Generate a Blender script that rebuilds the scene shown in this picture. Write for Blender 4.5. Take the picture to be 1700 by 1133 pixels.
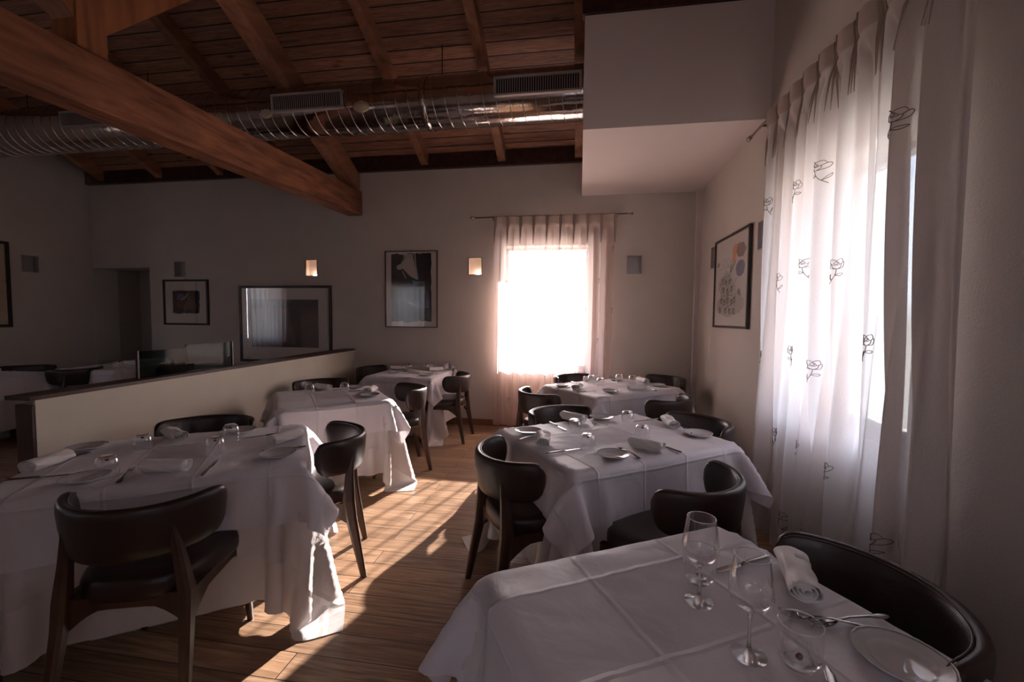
import bpy, bmesh, math, random
import numpy as np
from mathutils import Vector, Matrix
from mathutils.bvhtree import BVHTree
PI = math.pi
random.seed(4)
sc = bpy.context.scene
COL = sc.collection
for o in list(bpy.data.objects): bpy.data.objects.remove(o)

# ------------------------------------------------------------------ camera
H_EYE = 1.45
yaw, pitch, roll, FPX = 0.15645, -0.05295, 0.00926, 709.4
fv = Vector((-math.sin(yaw)*math.cos(pitch), math.cos(yaw)*math.cos(pitch), math.sin(pitch)))
r0 = Vector((math.cos(yaw), math.sin(yaw), 0)); u0 = r0.cross(fv)
rv = r0*math.cos(roll) + u0*math.sin(roll); uv_ = -r0*math.sin(roll) + u0*math.cos(roll)
cam = bpy.data.cameras.new('camera'); co = bpy.data.objects.new('camera', cam); COL.objects.link(co)
cam.sensor_fit = 'HORIZONTAL'; cam.sensor_width = 36; cam.lens = 36*FPX/1700; cam.clip_start = .02
M = Matrix((rv, uv_, -fv)).transposed().to_4x4(); M.translation = (0, 0, H_EYE); co.matrix_world = M
sc.camera = co

# ------------------------------------------------------------------ world, sun, exposure
SKY, SUN = 10.5, 54.0
w = bpy.data.worlds.new('world'); sc.world = w; w.use_nodes = True
nt = w.node_tree; nt.nodes.clear()
wo = nt.nodes.new('ShaderNodeOutputWorld'); bg = nt.nodes.new('ShaderNodeBackground')
tc = nt.nodes.new('ShaderNodeTexCoord'); sx = nt.nodes.new('ShaderNodeSeparateXYZ'); cr = nt.nodes.new('ShaderNodeValToRGB')
nt.links.new(tc.outputs['Generated'], sx.inputs[0]); nt.links.new(sx.outputs['Z'], cr.inputs[0])
cr.color_ramp.elements[0].position = 0.0; cr.color_ramp.elements[0].color = (.50, .49, .47, 1)
cr.color_ramp.elements[1].position = .35; cr.color_ramp.elements[1].color = (.62, .76, 1, 1)
e = cr.color_ramp.elements.new(.04); e.color = (.84, .92, 1, 1)
nt.links.new(cr.outputs[0], bg.inputs[0]); bg.inputs[1].default_value = SKY; nt.links.new(bg.outputs[0], wo.inputs[0])
az = math.radians(15.6); el = math.radians(21.2)
sd = Vector((-math.sin(az)*math.cos(el), -math.cos(az)*math.cos(el), -math.sin(el)))
sl = bpy.data.lights.new('sun', 'SUN'); sl.energy = SUN; sl.angle = math.radians(.55); sl.color = (1, .92, .84)
so = bpy.data.objects.new('sun', sl); COL.objects.link(so); so.rotation_euler = sd.to_track_quat('-Z', 'Y').to_euler(); so.location = (3, 9, 5)
def portal(name, loc, rot, sx_, sy_):
    a = bpy.data.lights.new(name, 'AREA'); a.shape = 'RECTANGLE'; a.size = sx_; a.size_y = sy_
    a.cycles.is_portal = True
    o = bpy.data.objects.new(name, a); COL.objects.link(o); o.location = loc; o.rotation_euler = rot
portal('sky_portal', (-.42, 5.93, 1.6), (-PI/2, 0, 0), 1.2, 1.7)
portal('sky_portal', (1.77, 2.62, 1.6), (0, PI/2, 0), 1.6, 1.1)
portal('sky_portal', (-5.1, -1.33, 1.7), (PI/2, 0, 0), 1.2, 1.5)
portal('sky_portal', (-7.83, 1.9, 1.7), (0, -PI/2, 0), 1.5, 1.2)
portal('sky_portal', (0.2, -1.33, 1.6), (PI/2, 0, 0), 1.5, 1.6)
vs = sc.view_settings; vs.view_transform = 'Standard'; vs.look = 'None'; vs.gamma = 1; vs.use_curve_mapping = False
vs.exposure = 0.45

# ------------------------------------------------------------------ materials
MATS = {}
def nodes(name):
    m = bpy.data.materials.new(name); m.use_nodes = True; m.node_tree.nodes.clear()
    t = m.node_tree; out = t.nodes.new('ShaderNodeOutputMaterial')
    return m, t, out
def N(t, kind, **kw):
    n = t.nodes.new(kind)
    for k, v in kw.items():
        if k in n.inputs: n.inputs[k].default_value = v
        else: setattr(n, k, v)
    return n
def coords(t, kind='Object', scale=(1, 1, 1), rot=(0, 0, 0)):
    tc = t.nodes.new('ShaderNodeTexCoord'); mp = t.nodes.new('ShaderNodeMapping')
    mp.inputs['Scale'].default_value = scale; mp.inputs['Rotation'].default_value = rot
    t.links.new(tc.outputs[kind], mp.inputs[0]); return mp.outputs[0]
def ramp(t, fac, stops):
    r = t.nodes.new('ShaderNodeValToRGB'); t.links.new(fac, r.inputs[0])
    el = r.color_ramp.elements
    while len(el) < len(stops): el.new(.5)
    for e_, (p, c) in zip(el, stops): e_.position = p; e_.color = (*c, 1)
    return r.outputs[0]
def plain(name, color, rough=.6, metal=0, noise=0, nscale=20, bump=0, bscale=80, spec=.5, coat=0, emit=None, estr=0):
    if name in MATS: return MATS[name]
    m, t, out = nodes(name); b = t.nodes.new('ShaderNodeBsdfPrincipled')
    b.inputs['Roughness'].default_value = rough; b.inputs['Metallic'].default_value = metal
    b.inputs['Specular IOR Level'].default_value = spec; b.inputs['Coat Weight'].default_value = coat
    c = coords(t)
    nz = N(t, 'ShaderNodeTexNoise', Scale=nscale, Detail=4); t.links.new(c, nz.inputs['Vector'])
    k0 = tuple(x*(1-noise) for x in color); k1 = tuple(min(1, x*(1+noise)) for x in color)
    t.links.new(ramp(t, nz.outputs['Fac'], [(.3, k0), (.7, k1)]), b.inputs['Base Color'])
    if bump:
        n2 = N(t, 'ShaderNodeTexNoise', Scale=bscale, Detail=5); t.links.new(c, n2.inputs['Vector'])
        bp = N(t, 'ShaderNodeBump', Strength=1.0, Distance=bump); t.links.new(n2.outputs['Fac'], bp.inputs['Height'])
        t.links.new(bp.outputs[0], b.inputs['Normal'])
    if emit:
        b.inputs['Emission Color'].default_value = (*emit, 1); b.inputs['Emission Strength'].default_value = estr
    t.links.new(b.outputs[0], out.inputs[0]); MATS[name] = m; return m
def wood(name, dark, light, stretch=(1, 12, 12), rot=(0, 0, 0), rough=.5, scale=1.6, knots=False):
    if name in MATS: return MATS[name]
    m, t, out = nodes(name); b = t.nodes.new('ShaderNodeBsdfPrincipled'); b.inputs['Roughness'].default_value = rough
    r = coords(t, 'Object', (1, 1, 1), rot)
    mp = N(t, 'ShaderNodeMapping'); mp.inputs['Scale'].default_value = stretch; t.links.new(r, mp.inputs[0])
    n = N(t, 'ShaderNodeTexNoise', Scale=scale, Detail=6, Distortion=.6); t.links.new(mp.outputs[0], n.inputs['Vector'])
    col = ramp(t, n.outputs['Fac'], [(.32, dark), (.68, light)])
    if knots:
        mp2 = N(t, 'ShaderNodeMapping'); mp2.inputs['Scale'].default_value = tuple(.55*s_**.35 for s_ in stretch); t.links.new(r, mp2.inputs[0])
        v = N(t, 'ShaderNodeTexVoronoi', Scale=2.6); t.links.new(mp2.outputs[0], v.inputs['Vector'])
        f = ramp(t, v.outputs['Distance'], [(.05, (.25, .2, .18)), (.12, (1, 1, 1))])
        mx = N(t, 'ShaderNodeMix', data_type='RGBA', blend_type='MULTIPLY'); mx.inputs[0].default_value = 1
        t.links.new(col, mx.inputs[6]); t.links.new(f, mx.inputs[7]); col = mx.outputs[2]
        b2 = N(t, 'ShaderNodeTexNoise', Scale=.9, Detail=2); t.links.new(mp2.outputs[0], b2.inputs['Vector'])
        f2 = ramp(t, b2.outputs['Fac'], [(.4, (.62, .58, .58)), (.6, (1.0, 1.0, 1.0))])
        mx = N(t, 'ShaderNodeMix', data_type='RGBA', blend_type='MULTIPLY'); mx.inputs[0].default_value = 1
        t.links.new(col, mx.inputs[6]); t.links.new(f2, mx.inputs[7]); col = mx.outputs[2]
    t.links.new(col, b.inputs['Base Color'])
    bp = N(t, 'ShaderNodeBump', Strength=.5, Distance=.003); t.links.new(n.outputs['Fac'], bp.inputs['Height']); t.links.new(bp.outputs[0], b.inputs['Normal'])
    t.links.new(b.outputs[0], out.inputs[0]); MATS[name] = m; return m
def planks(name, cols, width, length, rough, grain=(1.2, 22), bump=.004, mortar=.012, gap=(.02, .012, .01), knots=False):
    # boards lie along uv.x, stacked along uv.y (metres)
    m, t, out = nodes(name); b = t.nodes.new('ShaderNodeBsdfPrincipled')
    c = coords(t, 'UV')
    br = N(t, 'ShaderNodeTexBrick', offset=.37 if length < 10 else 0.0, Scale=1.0); t.links.new(c, br.inputs['Vector'])
    br.inputs['Color1'].default_value = (0, 0, 0, 1); br.inputs['Color2'].default_value = (1, 1, 1, 1); br.inputs['Mortar'].default_value = (.5, .5, .5, 1)
    br.inputs['Mortar Size'].default_value = width*mortar*1.3; br.inputs['Mortar Smooth'].default_value = .1
    br.inputs['Brick Width'].default_value = length; br.inputs['Row Height'].default_value = width
    # per-board shift of the grain
    ad = N(t, 'ShaderNodeVectorMath', operation='ADD'); ml = N(t, 'ShaderNodeVectorMath', operation='SCALE'); ml.inputs['Scale'].default_value = 7.3
    t.links.new(br.outputs['Color'], ml.inputs[0]); t.links.new(c, ad.inputs[0]); t.links.new(ml.outputs[0], ad.inputs[1])
    mp = N(t, 'ShaderNodeMapping'); mp.inputs['Scale'].default_value = (grain[0], grain[1], 1); t.links.new(ad.outputs[0], mp.inputs[0])
    n = N(t, 'ShaderNodeTexNoise', Scale=2.2, Detail=8, Distortion=1.2, Roughness=.62); t.links.new(mp.outputs[0], n.inputs['Vector'])
    g = ramp(t, n.outputs['Fac'], [(.33, cols[0]), (.5, cols[1]), (.68, cols[2])])
    tone = ramp(t, br.outputs['Color'], [(0, (.78, .76, .76)), (1, (1.12, 1.1, 1.1))])
    mx = N(t, 'ShaderNodeMix', data_type='RGBA', blend_type='MULTIPLY'); mx.inputs[0].default_value = 1
    t.links.new(g, mx.inputs[6]); t.links.new(tone, mx.inputs[7]); col = mx.outputs[2]
    if knots:
        mp2 = N(t, 'ShaderNodeMapping'); mp2.inputs['Scale'].default_value = (2.2, 7, 1); t.links.new(ad.outputs[0], mp2.inputs[0])
        v = N(t, 'ShaderNodeTexVoronoi', Scale=1.0); t.links.new(mp2.outputs[0], v.inputs['Vector'])
        f = ramp(t, v.outputs['Distance'], [(.05, (.3, .24, .22)), (.16, (1, 1, 1))])
        mx = N(t, 'ShaderNodeMix', data_type='RGBA', blend_type='MULTIPLY'); mx.inputs[0].default_value = 1
        t.links.new(col, mx.inputs[6]); t.links.new(f, mx.inputs[7]); col = mx.outputs[2]
    mx = N(t, 'ShaderNodeMix', data_type='RGBA'); mx.inputs[7].default_value = (*gap, 1)
    t.links.new(br.outputs['Fac'], mx.inputs[0]); t.links.new(col, mx.inputs[6]); t.links.new(mx.outputs[2], b.inputs['Base Color'])
    b.inputs['Roughness'].default_value = rough
    sb = N(t, 'ShaderNodeMath', operation='MULTIPLY_ADD'); sb.inputs[1].default_value = -1.0; 
    t.links.new(br.outputs['Fac'], sb.inputs[0]); 
    m3 = N(t, 'ShaderNodeMath', operation='MULTIPLY'); m3.inputs[1].default_value = .25; t.links.new(n.outputs['Fac'], m3.inputs[0]); t.links.new(m3.outputs[0], sb.inputs[2])
    bp = N(t, 'ShaderNodeBump', Strength=.8, Distance=bump); t.links.new(sb.outputs[0], bp.inputs['Height']); t.links.new(bp.outputs[0], b.inputs['Normal'])
    t.links.new(b.outputs[0], out.inputs[0]); MATS[name] = m; return m
def linen(name, color, creases=True, cell=(.29, .31)):
    m, t, out = nodes(name); b = t.nodes.new('ShaderNodeBsdfPrincipled'); b.inputs['Roughness'].default_value = .52
    b.inputs['Specular IOR Level'].default_value = .5; b.inputs['Base Color'].default_value = (*color, 1)
    b.inputs['Sheen Weight'].default_value = .3
    c = coords(t, 'UV'); sp = t.nodes.new('ShaderNodeSeparateXYZ'); t.links.new(c, sp.inputs[0])
    n = N(t, 'ShaderNodeTexNoise', Scale=5.0, Detail=5, Distortion=.5, Roughness=.45); t.links.new(c, n.inputs['Vector'])
    h = N(t, 'ShaderNodeMath', operation='MULTIPLY'); h.inputs[1].default_value = .018; t.links.new(n.outputs['Fac'], h.inputs[0])
    hgt = h.outputs[0]
    if creases:
        for ax, cl in zip('XY', cell):
            # tent between ironed fold lines, ridges alternate
            mu = N(t, 'ShaderNodeMath', operation='MULTIPLY'); mu.inputs[1].default_value = 1/cl; t.links.new(sp.outputs[ax], mu.inputs[0])
            nn = N(t, 'ShaderNodeTexNoise', Scale=1.7, Detail=1); t.links.new(c, nn.inputs['Vector'])
            m0 = N(t, 'ShaderNodeMath', operation='MULTIPLY_ADD'); m0.inputs[1].default_value = .10; t.links.new(nn.outputs['Fac'], m0.inputs[0]); t.links.new(mu.outputs[0], m0.inputs[2])
            pp = N(t, 'ShaderNodeMath', operation='PINGPONG'); pp.inputs[1].default_value = 1.0; t.links.new(m0.outputs[0], pp.inputs[0])
            a = N(t, 'ShaderNodeMath', operation='MULTIPLY'); a.inputs[1].default_value = .030*cl/.3; t.links.new(pp.outputs[0], a.inputs[0])
            # narrow raised crease
            fr = N(t, 'ShaderNodeMath', operation='PINGPONG'); fr.inputs[1].default_value = .5; t.links.new(m0.outputs[0], fr.inputs[0])
            rd = N(t, 'ShaderNodeMapRange'); rd.inputs[1].default_value = 0; rd.inputs[2].default_value = .035; rd.inputs[3].default_value = .0035; rd.inputs[4].default_value = 0
            t.links.new(fr.outputs[0], rd.inputs[0])
            s1 = N(t, 'ShaderNodeMath', operation='ADD'); t.links.new(a.outputs[0], s1.inputs[0]); t.links.new(rd.outputs[0], s1.inputs[1])
            s2 = N(t, 'ShaderNodeMath', operation='ADD'); t.links.new(s1.outputs[0], s2.inputs[0]); t.links.new(hgt, s2.inputs[1]); hgt = s2.outputs[0]
    bp = N(t, 'ShaderNodeBump', Strength=1.0, Distance=1.0); t.links.new(hgt, bp.inputs['Height']); t.links.new(bp.outputs[0], b.inputs['Normal'])
    tr = N(t, 'ShaderNodeBsdfTranslucent'); tr.inputs[0].default_value = (*color, 1)
    mx = N(t, 'ShaderNodeMixShader'); mx.inputs[0].default_value = .15
    t.links.new(b.outputs[0], mx.inputs[1]); t.links.new(tr.outputs[0], mx.inputs[2]); t.links.new(mx.outputs[0], out.inputs[0]); MATS[name] = m; return m
def voile(name, color, clear, transl=.5):
    m, t, out = nodes(name)
    d = N(t, 'ShaderNodeBsdfDiffuse'); tl = N(t, 'ShaderNodeBsdfTranslucent'); tp = N(t, 'ShaderNodeBsdfTransparent')
    c = coords(t, 'UV', (260, 260, 1)); n = N(t, 'ShaderNodeTexNoise', Scale=1.0, Detail=2); t.links.new(c, n.inputs['Vector'])
    col = ramp(t, n.outputs['Fac'], [(.3, tuple(x*.88 for x in color)), (.7, color)])
    t.links.new(col, d.inputs[0]); t.links.new(col, tl.inputs[0]); tp.inputs[0].default_value = (1, .99, .98, 1)
    a = N(t, 'ShaderNodeMixShader'); a.inputs[0].default_value = transl; t.links.new(d.outputs[0], a.inputs[1]); t.links.new(tl.outputs[0], a.inputs[2])
    # the weave lets less through when seen edge-on
    lw = N(t, 'ShaderNodeLayerWeight', Blend=.5)
    mr = N(t, 'ShaderNodeMapRange'); mr.inputs[1].default_value = 0; mr.inputs[2].default_value = .85; mr.inputs[3].default_value = clear; mr.inputs[4].default_value = clear*.12
    t.links.new(lw.outputs['Facing'], mr.inputs[0])
    b = N(t, 'ShaderNodeMixShader'); t.links.new(mr.outputs[0], b.inputs[0]); t.links.new(a.outputs[0], b.inputs[1]); t.links.new(tp.outputs[0], b.inputs[2])
    t.links.new(b.outputs[0], out.inputs[0]); MATS[name] = m; return m
def thin_glass(name, tint=(1, 1, 1), base=.04, edge=.7, blend=.35, rough=.0):
    m, t, out = nodes(name)
    tp = N(t, 'ShaderNodeBsdfTransparent'); tp.inputs[0].default_value = (*tint, 1)
    gl = N(t, 'ShaderNodeBsdfGlossy', Roughness=rough); gl.inputs[0].default_value = (1, 1, 1, 1)
    lw = N(t, 'ShaderNodeLayerWeight', Blend=blend)
    mr = N(t, 'ShaderNodeMapRange'); mr.inputs[3].default_value = base; mr.inputs[4].default_value = edge
    t.links.new(lw.outputs['Facing'], mr.inputs[0]); b = N(t, 'ShaderNodeMixShader')
    t.links.new(mr.outputs[0], b.inputs[0]); t.links.new(tp.outputs[0], b.inputs[1]); t.links.new(gl.outputs[0], b.inputs[2])
    t.links.new(b.outputs[0], out.inputs[0]); MATS[name] = m; return m

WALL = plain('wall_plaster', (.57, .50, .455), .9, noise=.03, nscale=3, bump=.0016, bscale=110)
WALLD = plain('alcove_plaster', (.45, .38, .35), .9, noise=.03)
WHITE = plain('white_plaster', (.68, .58, .55), .9, bump=.0008, bscale=60)
CREAM = plain('cream_panel', (.62, .56, .46), .55, noise=.03, nscale=6)
FLOOR = planks('oak_floor', ((.19, .105, .060), (.34, .205, .125), (.50, .33, .215)), .137, 2.1, .34, bump=.003)
BOARDS = planks('ceiling_boards', ((.22, .10, .06), (.36, .17, .105), (.48, .25, .165)), .14, 30, .55, grain=(1.4, 16), mortar=.035, bump=.006, knots=True)
BEAM = wood('beam_wood', (.16, .055, .027), (.44, .175, .085), (1, .16, 1), scale=15, knots=True)
BEAMS = wood('rafter_wood', (.24, .10, .05), (.48, .22, .12), (1, .12, 1), scale=9, rot=(math.radians(-24.7), 0, 0), knots=True)
BEAMV = wood('post_wood', (.17, .06, .025), (.40, .15, .06), (1, 1, .12), scale=9)
DARKW = wood('dark_wood', (.035, .016, .010), (.09, .042, .026), (1, 1, .15), scale=18, rough=.4)
CAPW = wood('cap_wood', (.03, .012, .009), (.07, .03, .022), (1, .1, 1), scale=14, rough=.35)
SKIRT = wood('skirting_wood', (.14, .06, .035), (.25, .11, .06), (.12, 1, 1), scale=14, rough=.4)
LEATHER = plain('brown_leather', (.030, .015, .012), .36, noise=.12, nscale=9, bump=.0006, bscale=260, spec=.5)
STITCH = plain('leather_piping', (.045, .024, .019), .28)
CLOTH = linen('white_linen', (.76, .70, .74))
CLOTHU = linen('white_undercloth', (.70, .63, .62), creases=True, cell=(.6, .62))
NAPKIN = linen('napkin_linen', (.84, .78, .76), creases=False)
CHINA = plain('white_china', (.56, .54, .54), .10, coat=.6)
STEEL = plain('cutlery_steel', (.34, .32, .32), .18, metal=1)
BRASS = plain('rod_metal', (.38, .26, .19), .3, metal=1)
DUCT = plain('duct_metal', (.50, .44, .42), .13, metal=1, bump=.010, bscale=3.2)
SEAM = plain('duct_seam', (.66, .60, .58), .25, metal=1)
GRILLE = plain('grille_paint', (.42, .36, .34), .5, metal=.3)
BLACK = plain('dark_void', (.01, .008, .008), .8)
FOAM = plain('sealing_foam', (.62, .52, .38), .9, bump=.006, bscale=40)
FRAME = plain('picture_frame', (.025, .013, .011), .35)
FRAMEB = plain('frame_brown', (.10, .04, .025), .4)
MOUNT = plain('picture_mount', (.62, .55, .50), .85)
INKD = plain('ink_dark', (.014, .010, .016), .7, noise=.5, nscale=18)
INKP = plain('ink_violet', (.05, .035, .10), .7, noise=.5, nscale=14)
INKT = plain('ink_teal', (.06, .22, .30), .7)
INKG = plain('ink_grey', (.46, .42, .40), .8)
INKO = plain('ink_orange', (.75, .22, .07), .8, noise=.2)
INKB = plain('ink_brown', (.22, .13, .09), .8, noise=.4, nscale=60)
INKBL = plain('ink_blue', (.10, .10, .20), .8, noise=.3, nscale=40)
MAROON = plain('print_maroon', (.045, .018, .014), .7, noise=.4, nscale=5)
MAROON2 = plain('print_brown', (.09, .035, .025), .7, noise=.3, nscale=5)
PANE = thin_glass('picture_glass', base=.05, edge=.9, blend=.25)
WINGLASS = thin_glass('window_glass', (.97, .98, 1), base=.03, edge=.6, blend=.3)
SCREEN = thin_glass('screen_glass', (.34, .40, .40), base=.006, edge=.010)
GLASS = thin_glass('tableware_glass', (.97, .97, .98), base=.05, edge=1.0, blend=.30)
def solid_glass(name):
    m, t, out = nodes(name); g = N(t, 'ShaderNodeBsdfGlass', Roughness=0.0, IOR=1.48); tp = N(t, 'ShaderNodeBsdfTransparent'); b = N(t, 'ShaderNodeMixShader'); b.inputs[0].default_value = .3
    t.links.new(g.outputs[0], b.inputs[1]); t.links.new(tp.outputs[0], b.inputs[2]); t.links.new(b.outputs[0], out.inputs[0]); return m
GLASSB = solid_glass('glass_foot')
BEAD = plain('red_bead', (.12, .012, .008), .08, coat=1)
VOILE = voile('curtain_voile', (.74, .66, .63), .085, .38)
VOILED = voile('curtain_voile_dense', (.50, .42, .40), .05, .35)
VOILEH = voile('curtain_heading', (.60, .48, .42), .02, .30)
VOILEB = voile('curtain_voile_back', (.80, .62, .56), .36, .50)
THREAD = plain('embroidery_thread', (.16, .10, .075), .7)
NICHE = plain('niche_metal', (.42, .38, .40), .4, metal=.3)
NICHEW = plain('niche_white', (.85, .74, .68), .6)
BULB = plain('lamp_tube', (1, .8, .6), .5, emit=(1, .80, .62), estr=26.0)
DOORW = plain('door_paint', (.50, .42, .39), .6)
WINF = plain('window_paint', (.62, .60, .58), .4)
FROST = thin_glass('frosted_pane', (.95, .93, .92), base=.08, edge=.6, rough=.25)

# ------------------------------------------------------------------ mesh helpers
def box(bm, x0, x1, y0, y1, z0, z1, M=None, bev=0):
    c = [Vector((x, y, z)) for x in (x0, x1) for y in (y0, y1) for z in (z0, z1)]
    if M: c = [M @ v for v in c]
    v = [bm.verts.new(p) for p in c]
    fs = [bm.faces.new([v[i] for i in f]) for f in ((0, 1, 3, 2), (4, 6, 7, 5), (0, 4, 5, 1), (2, 3, 7, 6), (0, 2, 6, 4), (1, 5, 7, 3))]
    if bev:
        es = list({e for f in fs for e in f.edges}); bmesh.ops.bevel(bm, geom=es, offset=bev, segments=2, affect='EDGES')
    return fs
def tube(bm, pts, r, n=8, cap=True, mi=0, sq=None):
    """swept tube; r number or list; sq=(w,d) rectangle-ish section factors"""
    pts = [Vector(p) for p in pts]; rs = r if isinstance(r, (list, tuple)) else [r]*len(pts)
    rings = []; up = None
    for i, p in enumerate(pts):
        d = (pts[min(i+1, len(pts)-1)] - pts[max(i-1, 0)]).normalized()
        if up is None:
            up = Vector((0, 0, 1)) if abs(d.z) < .9 else Vector((0, 1, 0))
        s = d.cross(up).normalized(); up = s.cross(d).normalized()
        rings.append([bm.verts.new(p + (s*math.cos(a) + up*math.sin(a))*rs[i]) for a in [2*PI*k/n + (PI/n if n == 4 else 0) for k in range(n)]])
    for a, b in zip(rings, rings[1:]):
        for k in range(n):
            f = bm.faces.new((a[k], a[(k+1) % n], b[(k+1) % n], b[k])); f.material_index = mi; f.smooth = n > 4
    if cap:
        for q in (rings[0][::-1], rings[-1]):
            f = bm.faces.new(q); f.material_index = mi
    return rings
def lathe(bm, prof, n=32, cap=False, mod=None):
    rings = []
    for j, (r, z) in enumerate(prof):
        rings.append([bm.verts.new(((r*(mod(j, 2*PI*k/n) if mod else 1))*math.cos(2*PI*k/n), (r*(mod(j, 2*PI*k/n) if mod else 1))*math.sin(2*PI*k/n), z)) for k in range(n)])
    for a, b in zip(rings, rings[1:]):
        for k in range(n):
            f = bm.faces.new((a[k], a[(k+1) % n], b[(k+1) % n], b[k])); f.smooth = True
    if cap: bm.faces.new(rings[0][::-1]); bm.faces.new(rings[-1])
def loft(bm, loops, closed=True, cap=True, smooth=True):
    R = [[bm.verts.new(p) for p in l] for l in loops]; n = len(R[0])
    for a, b in zip(R, R[1:]):
        for k in range(n if closed else n-1):
            f = bm.faces.new((a[k], a[(k+1) % n], b[(k+1) % n], b[k])); f.smooth = smooth
    if cap: bm.faces.new(R[0][::-1]).smooth = smooth; bm.faces.new(R[-1]).smooth = smooth
def obj(name, bm, mat, parent=None, M=None, smooth=False, mods=None):
    me = bpy.data.meshes.new(name); bmesh.ops.recalc_face_normals(bm, faces=bm.faces); bm.to_mesh(me); bm.free()
    for m in (mat if isinstance(mat, (list, tuple)) else [mat]): me.materials.append(m)
    if smooth:
        for p in me.polygons: p.use_smooth = True
    o = bpy.data.objects.new(name, me); COL.objects.link(o)
    if parent: o.parent = parent
    if M: o.matrix_local = M
    return o
def tag(o, label, cat, group=None):
    o['label'] = label; o['category'] = cat
    if group: o['group'] = group
    return o
def thing(name, label, cat, loc=(0, 0, 0), rz=0, group=None):
    o = bpy.data.objects.new(name, None); COL.objects.link(o); o.location = loc; o.rotation_euler = (0, 0, rz); o.empty_display_size = .1
    return tag(o, label, cat, group)
def struct(name, bm, m, parent=None):
    o = obj(name, bm, m, parent)
    if not parent: o['kind'] = 'structure'
    return o
def dup(root, loc, rz, label, group=None, rot=None):
    r = root.copy(); COL.objects.link(r); r.location = loc
    r.rotation_euler = rot if rot else (0, 0, rz)
    r['label'] = label
    if group: r['group'] = group
    for ch in list(root.children):
        c = ch.copy(); COL.objects.link(c); c.parent = r
        for g in ch.children:
            d = g.copy(); COL.objects.link(d); d.parent = c
    return r
def wall_mesh(P0, U, V, Nn, w, h, holes, th, topfn=None, uvscale=None):
    """front face in plane P0+u*U+v*V, thickness th along Nn (outwards); rectangular holes (u0,u1,v0,v1)"""
    bm = bmesh.new(); P0, U, V, Nn = map(Vector, (P0, U, V, Nn))
    us = sorted({0, w, *[q for h_ in holes for q in h_[:2]]}); vs_ = sorted({0, h, *[q for h_ in holes for q in h_[2:4]]})
    def inside(u, v): return any(a < u < b and c < v < d for a, b, c, d in [h_[:4] for h_ in holes])
    def q(*p):
        bm.faces.new([bm.verts.new(P0 + U*a + V*b + Nn*c) for a, b, c in p])
    for i in range(len(us)-1):
        for j in range(len(vs_)-1):
            a, b, c, d = us[i], us[i+1], vs_[j], vs_[j+1]
            if not inside((a+b)/2, (c+d)/2):
                q((a, c, 0), (b, c, 0), (b, d, 0), (a, d, 0)); q((a, c, th), (b, c, th), (b, d, th), (a, d, th))
    for a, b, c, d in [h_[:4] for h_ in holes] + [(0, w, 0, h)]:
        q((a, c, 0), (b, c, 0), (b, c, th), (a, c, th)); q((a, d, 0), (b, d, 0), (b, d, th), (a, d, th))
        q((a, c, 0), (a, d, 0), (a, d, th), (a, c, th)); q((b, c, 0), (b, d, 0), (b, d, th), (b, c, th))
    bmesh.ops.remove_doubles(bm, verts=bm.verts, dist=1e-5)
    return bm

# ------------------------------------------------------------------ room shell
XR, XL, YB, YF, ZE = 1.44, -7.5, 5.6, -1.0, 3.45
RIDGE = 2.3; SL = .46
TH = .35
NW, NH = .19, .235
# niches on back wall (x centre), right wall (y), left wall (y)
nb = [-5.935, -3.78, -1.39, .667]; nr = [5.0, 3.73, 3.50]; nl = [4.83]; NZ = 2.14
bh = [(-1.0-XL, .10-XL, .80, 2.40), (0.01, 1.03, 0.0, 2.17)] + [(x-XL-NW/2, x-XL+NW/2, NZ-NH/2, NZ+NH/2) for x in nb]
bm = wall_mesh((XL, YB, 0), (1, 0, 0), (0, 0, 1), (0, 1, 0), XR-XL, ZE+.05, [(.01, 1.03, 0.001, 2.17)] + bh[:1] + bh[2:], TH)
struct('wall_back', bm, WALL)
WY = (2.12, 3.13); WZ = (.86, 2.36)
rh = [(WY[0]-YF, WY[1]-YF, *WZ)] + [(y-YF-NW/2, y-YF+NW/2, NZ-NH/2, NZ+NH/2) for y in nr]
def gable(x, sgn, holes, name):
    bm = wall_mesh((x, YF, 0), (0, 1, 0), (0, 0, 1), (sgn, 0, 0), YB-YF, ZE, holes, TH)
    # triangular gable above
    a = [Vector((x + sgn*d, y, z)) for d in (0, TH) for y, z in ((YF, ZE), (YB, ZE), (YB, ZE+.2), (RIDGE, ZE+(YB-RIDGE)*SL+.2), (YF, ZE+.2))]
    v = [bm.verts.new(p) for p in a]
    for f in ((0, 1, 2, 3, 4), (9, 8, 7, 6, 5), (0, 4, 9, 5), (4, 3, 8, 9), (3, 2, 7, 8), (2, 1, 6, 7)): bm.faces.new([v[i] for i in f])
    return struct(name, bm, WALL)
gable(XR, 1, rh, 'wall_right')
LW = (1.35, 2.45, .9, 2.35)
gable(XL, -1, [(LW[0]-YF, LW[1]-YF, LW[2], LW[3])] + [(y-YF-NW/2, y-YF+NW/2, NZ-NH/2, NZ+NH/2) for y in nl], 'wall_left')
FW = [(-5.65, -4.55, .9, 2.4), (-.35, .75, .85, 2.4)]
struct('wall_front', wall_mesh((XL, YF, 0), (1, 0, 0), (0, 0, 1), (0, -1, 0), XR-XL, ZE+.05, [(a-XL, b-XL, c, d) for a, b, c, d in FW], TH), WALL)
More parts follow.
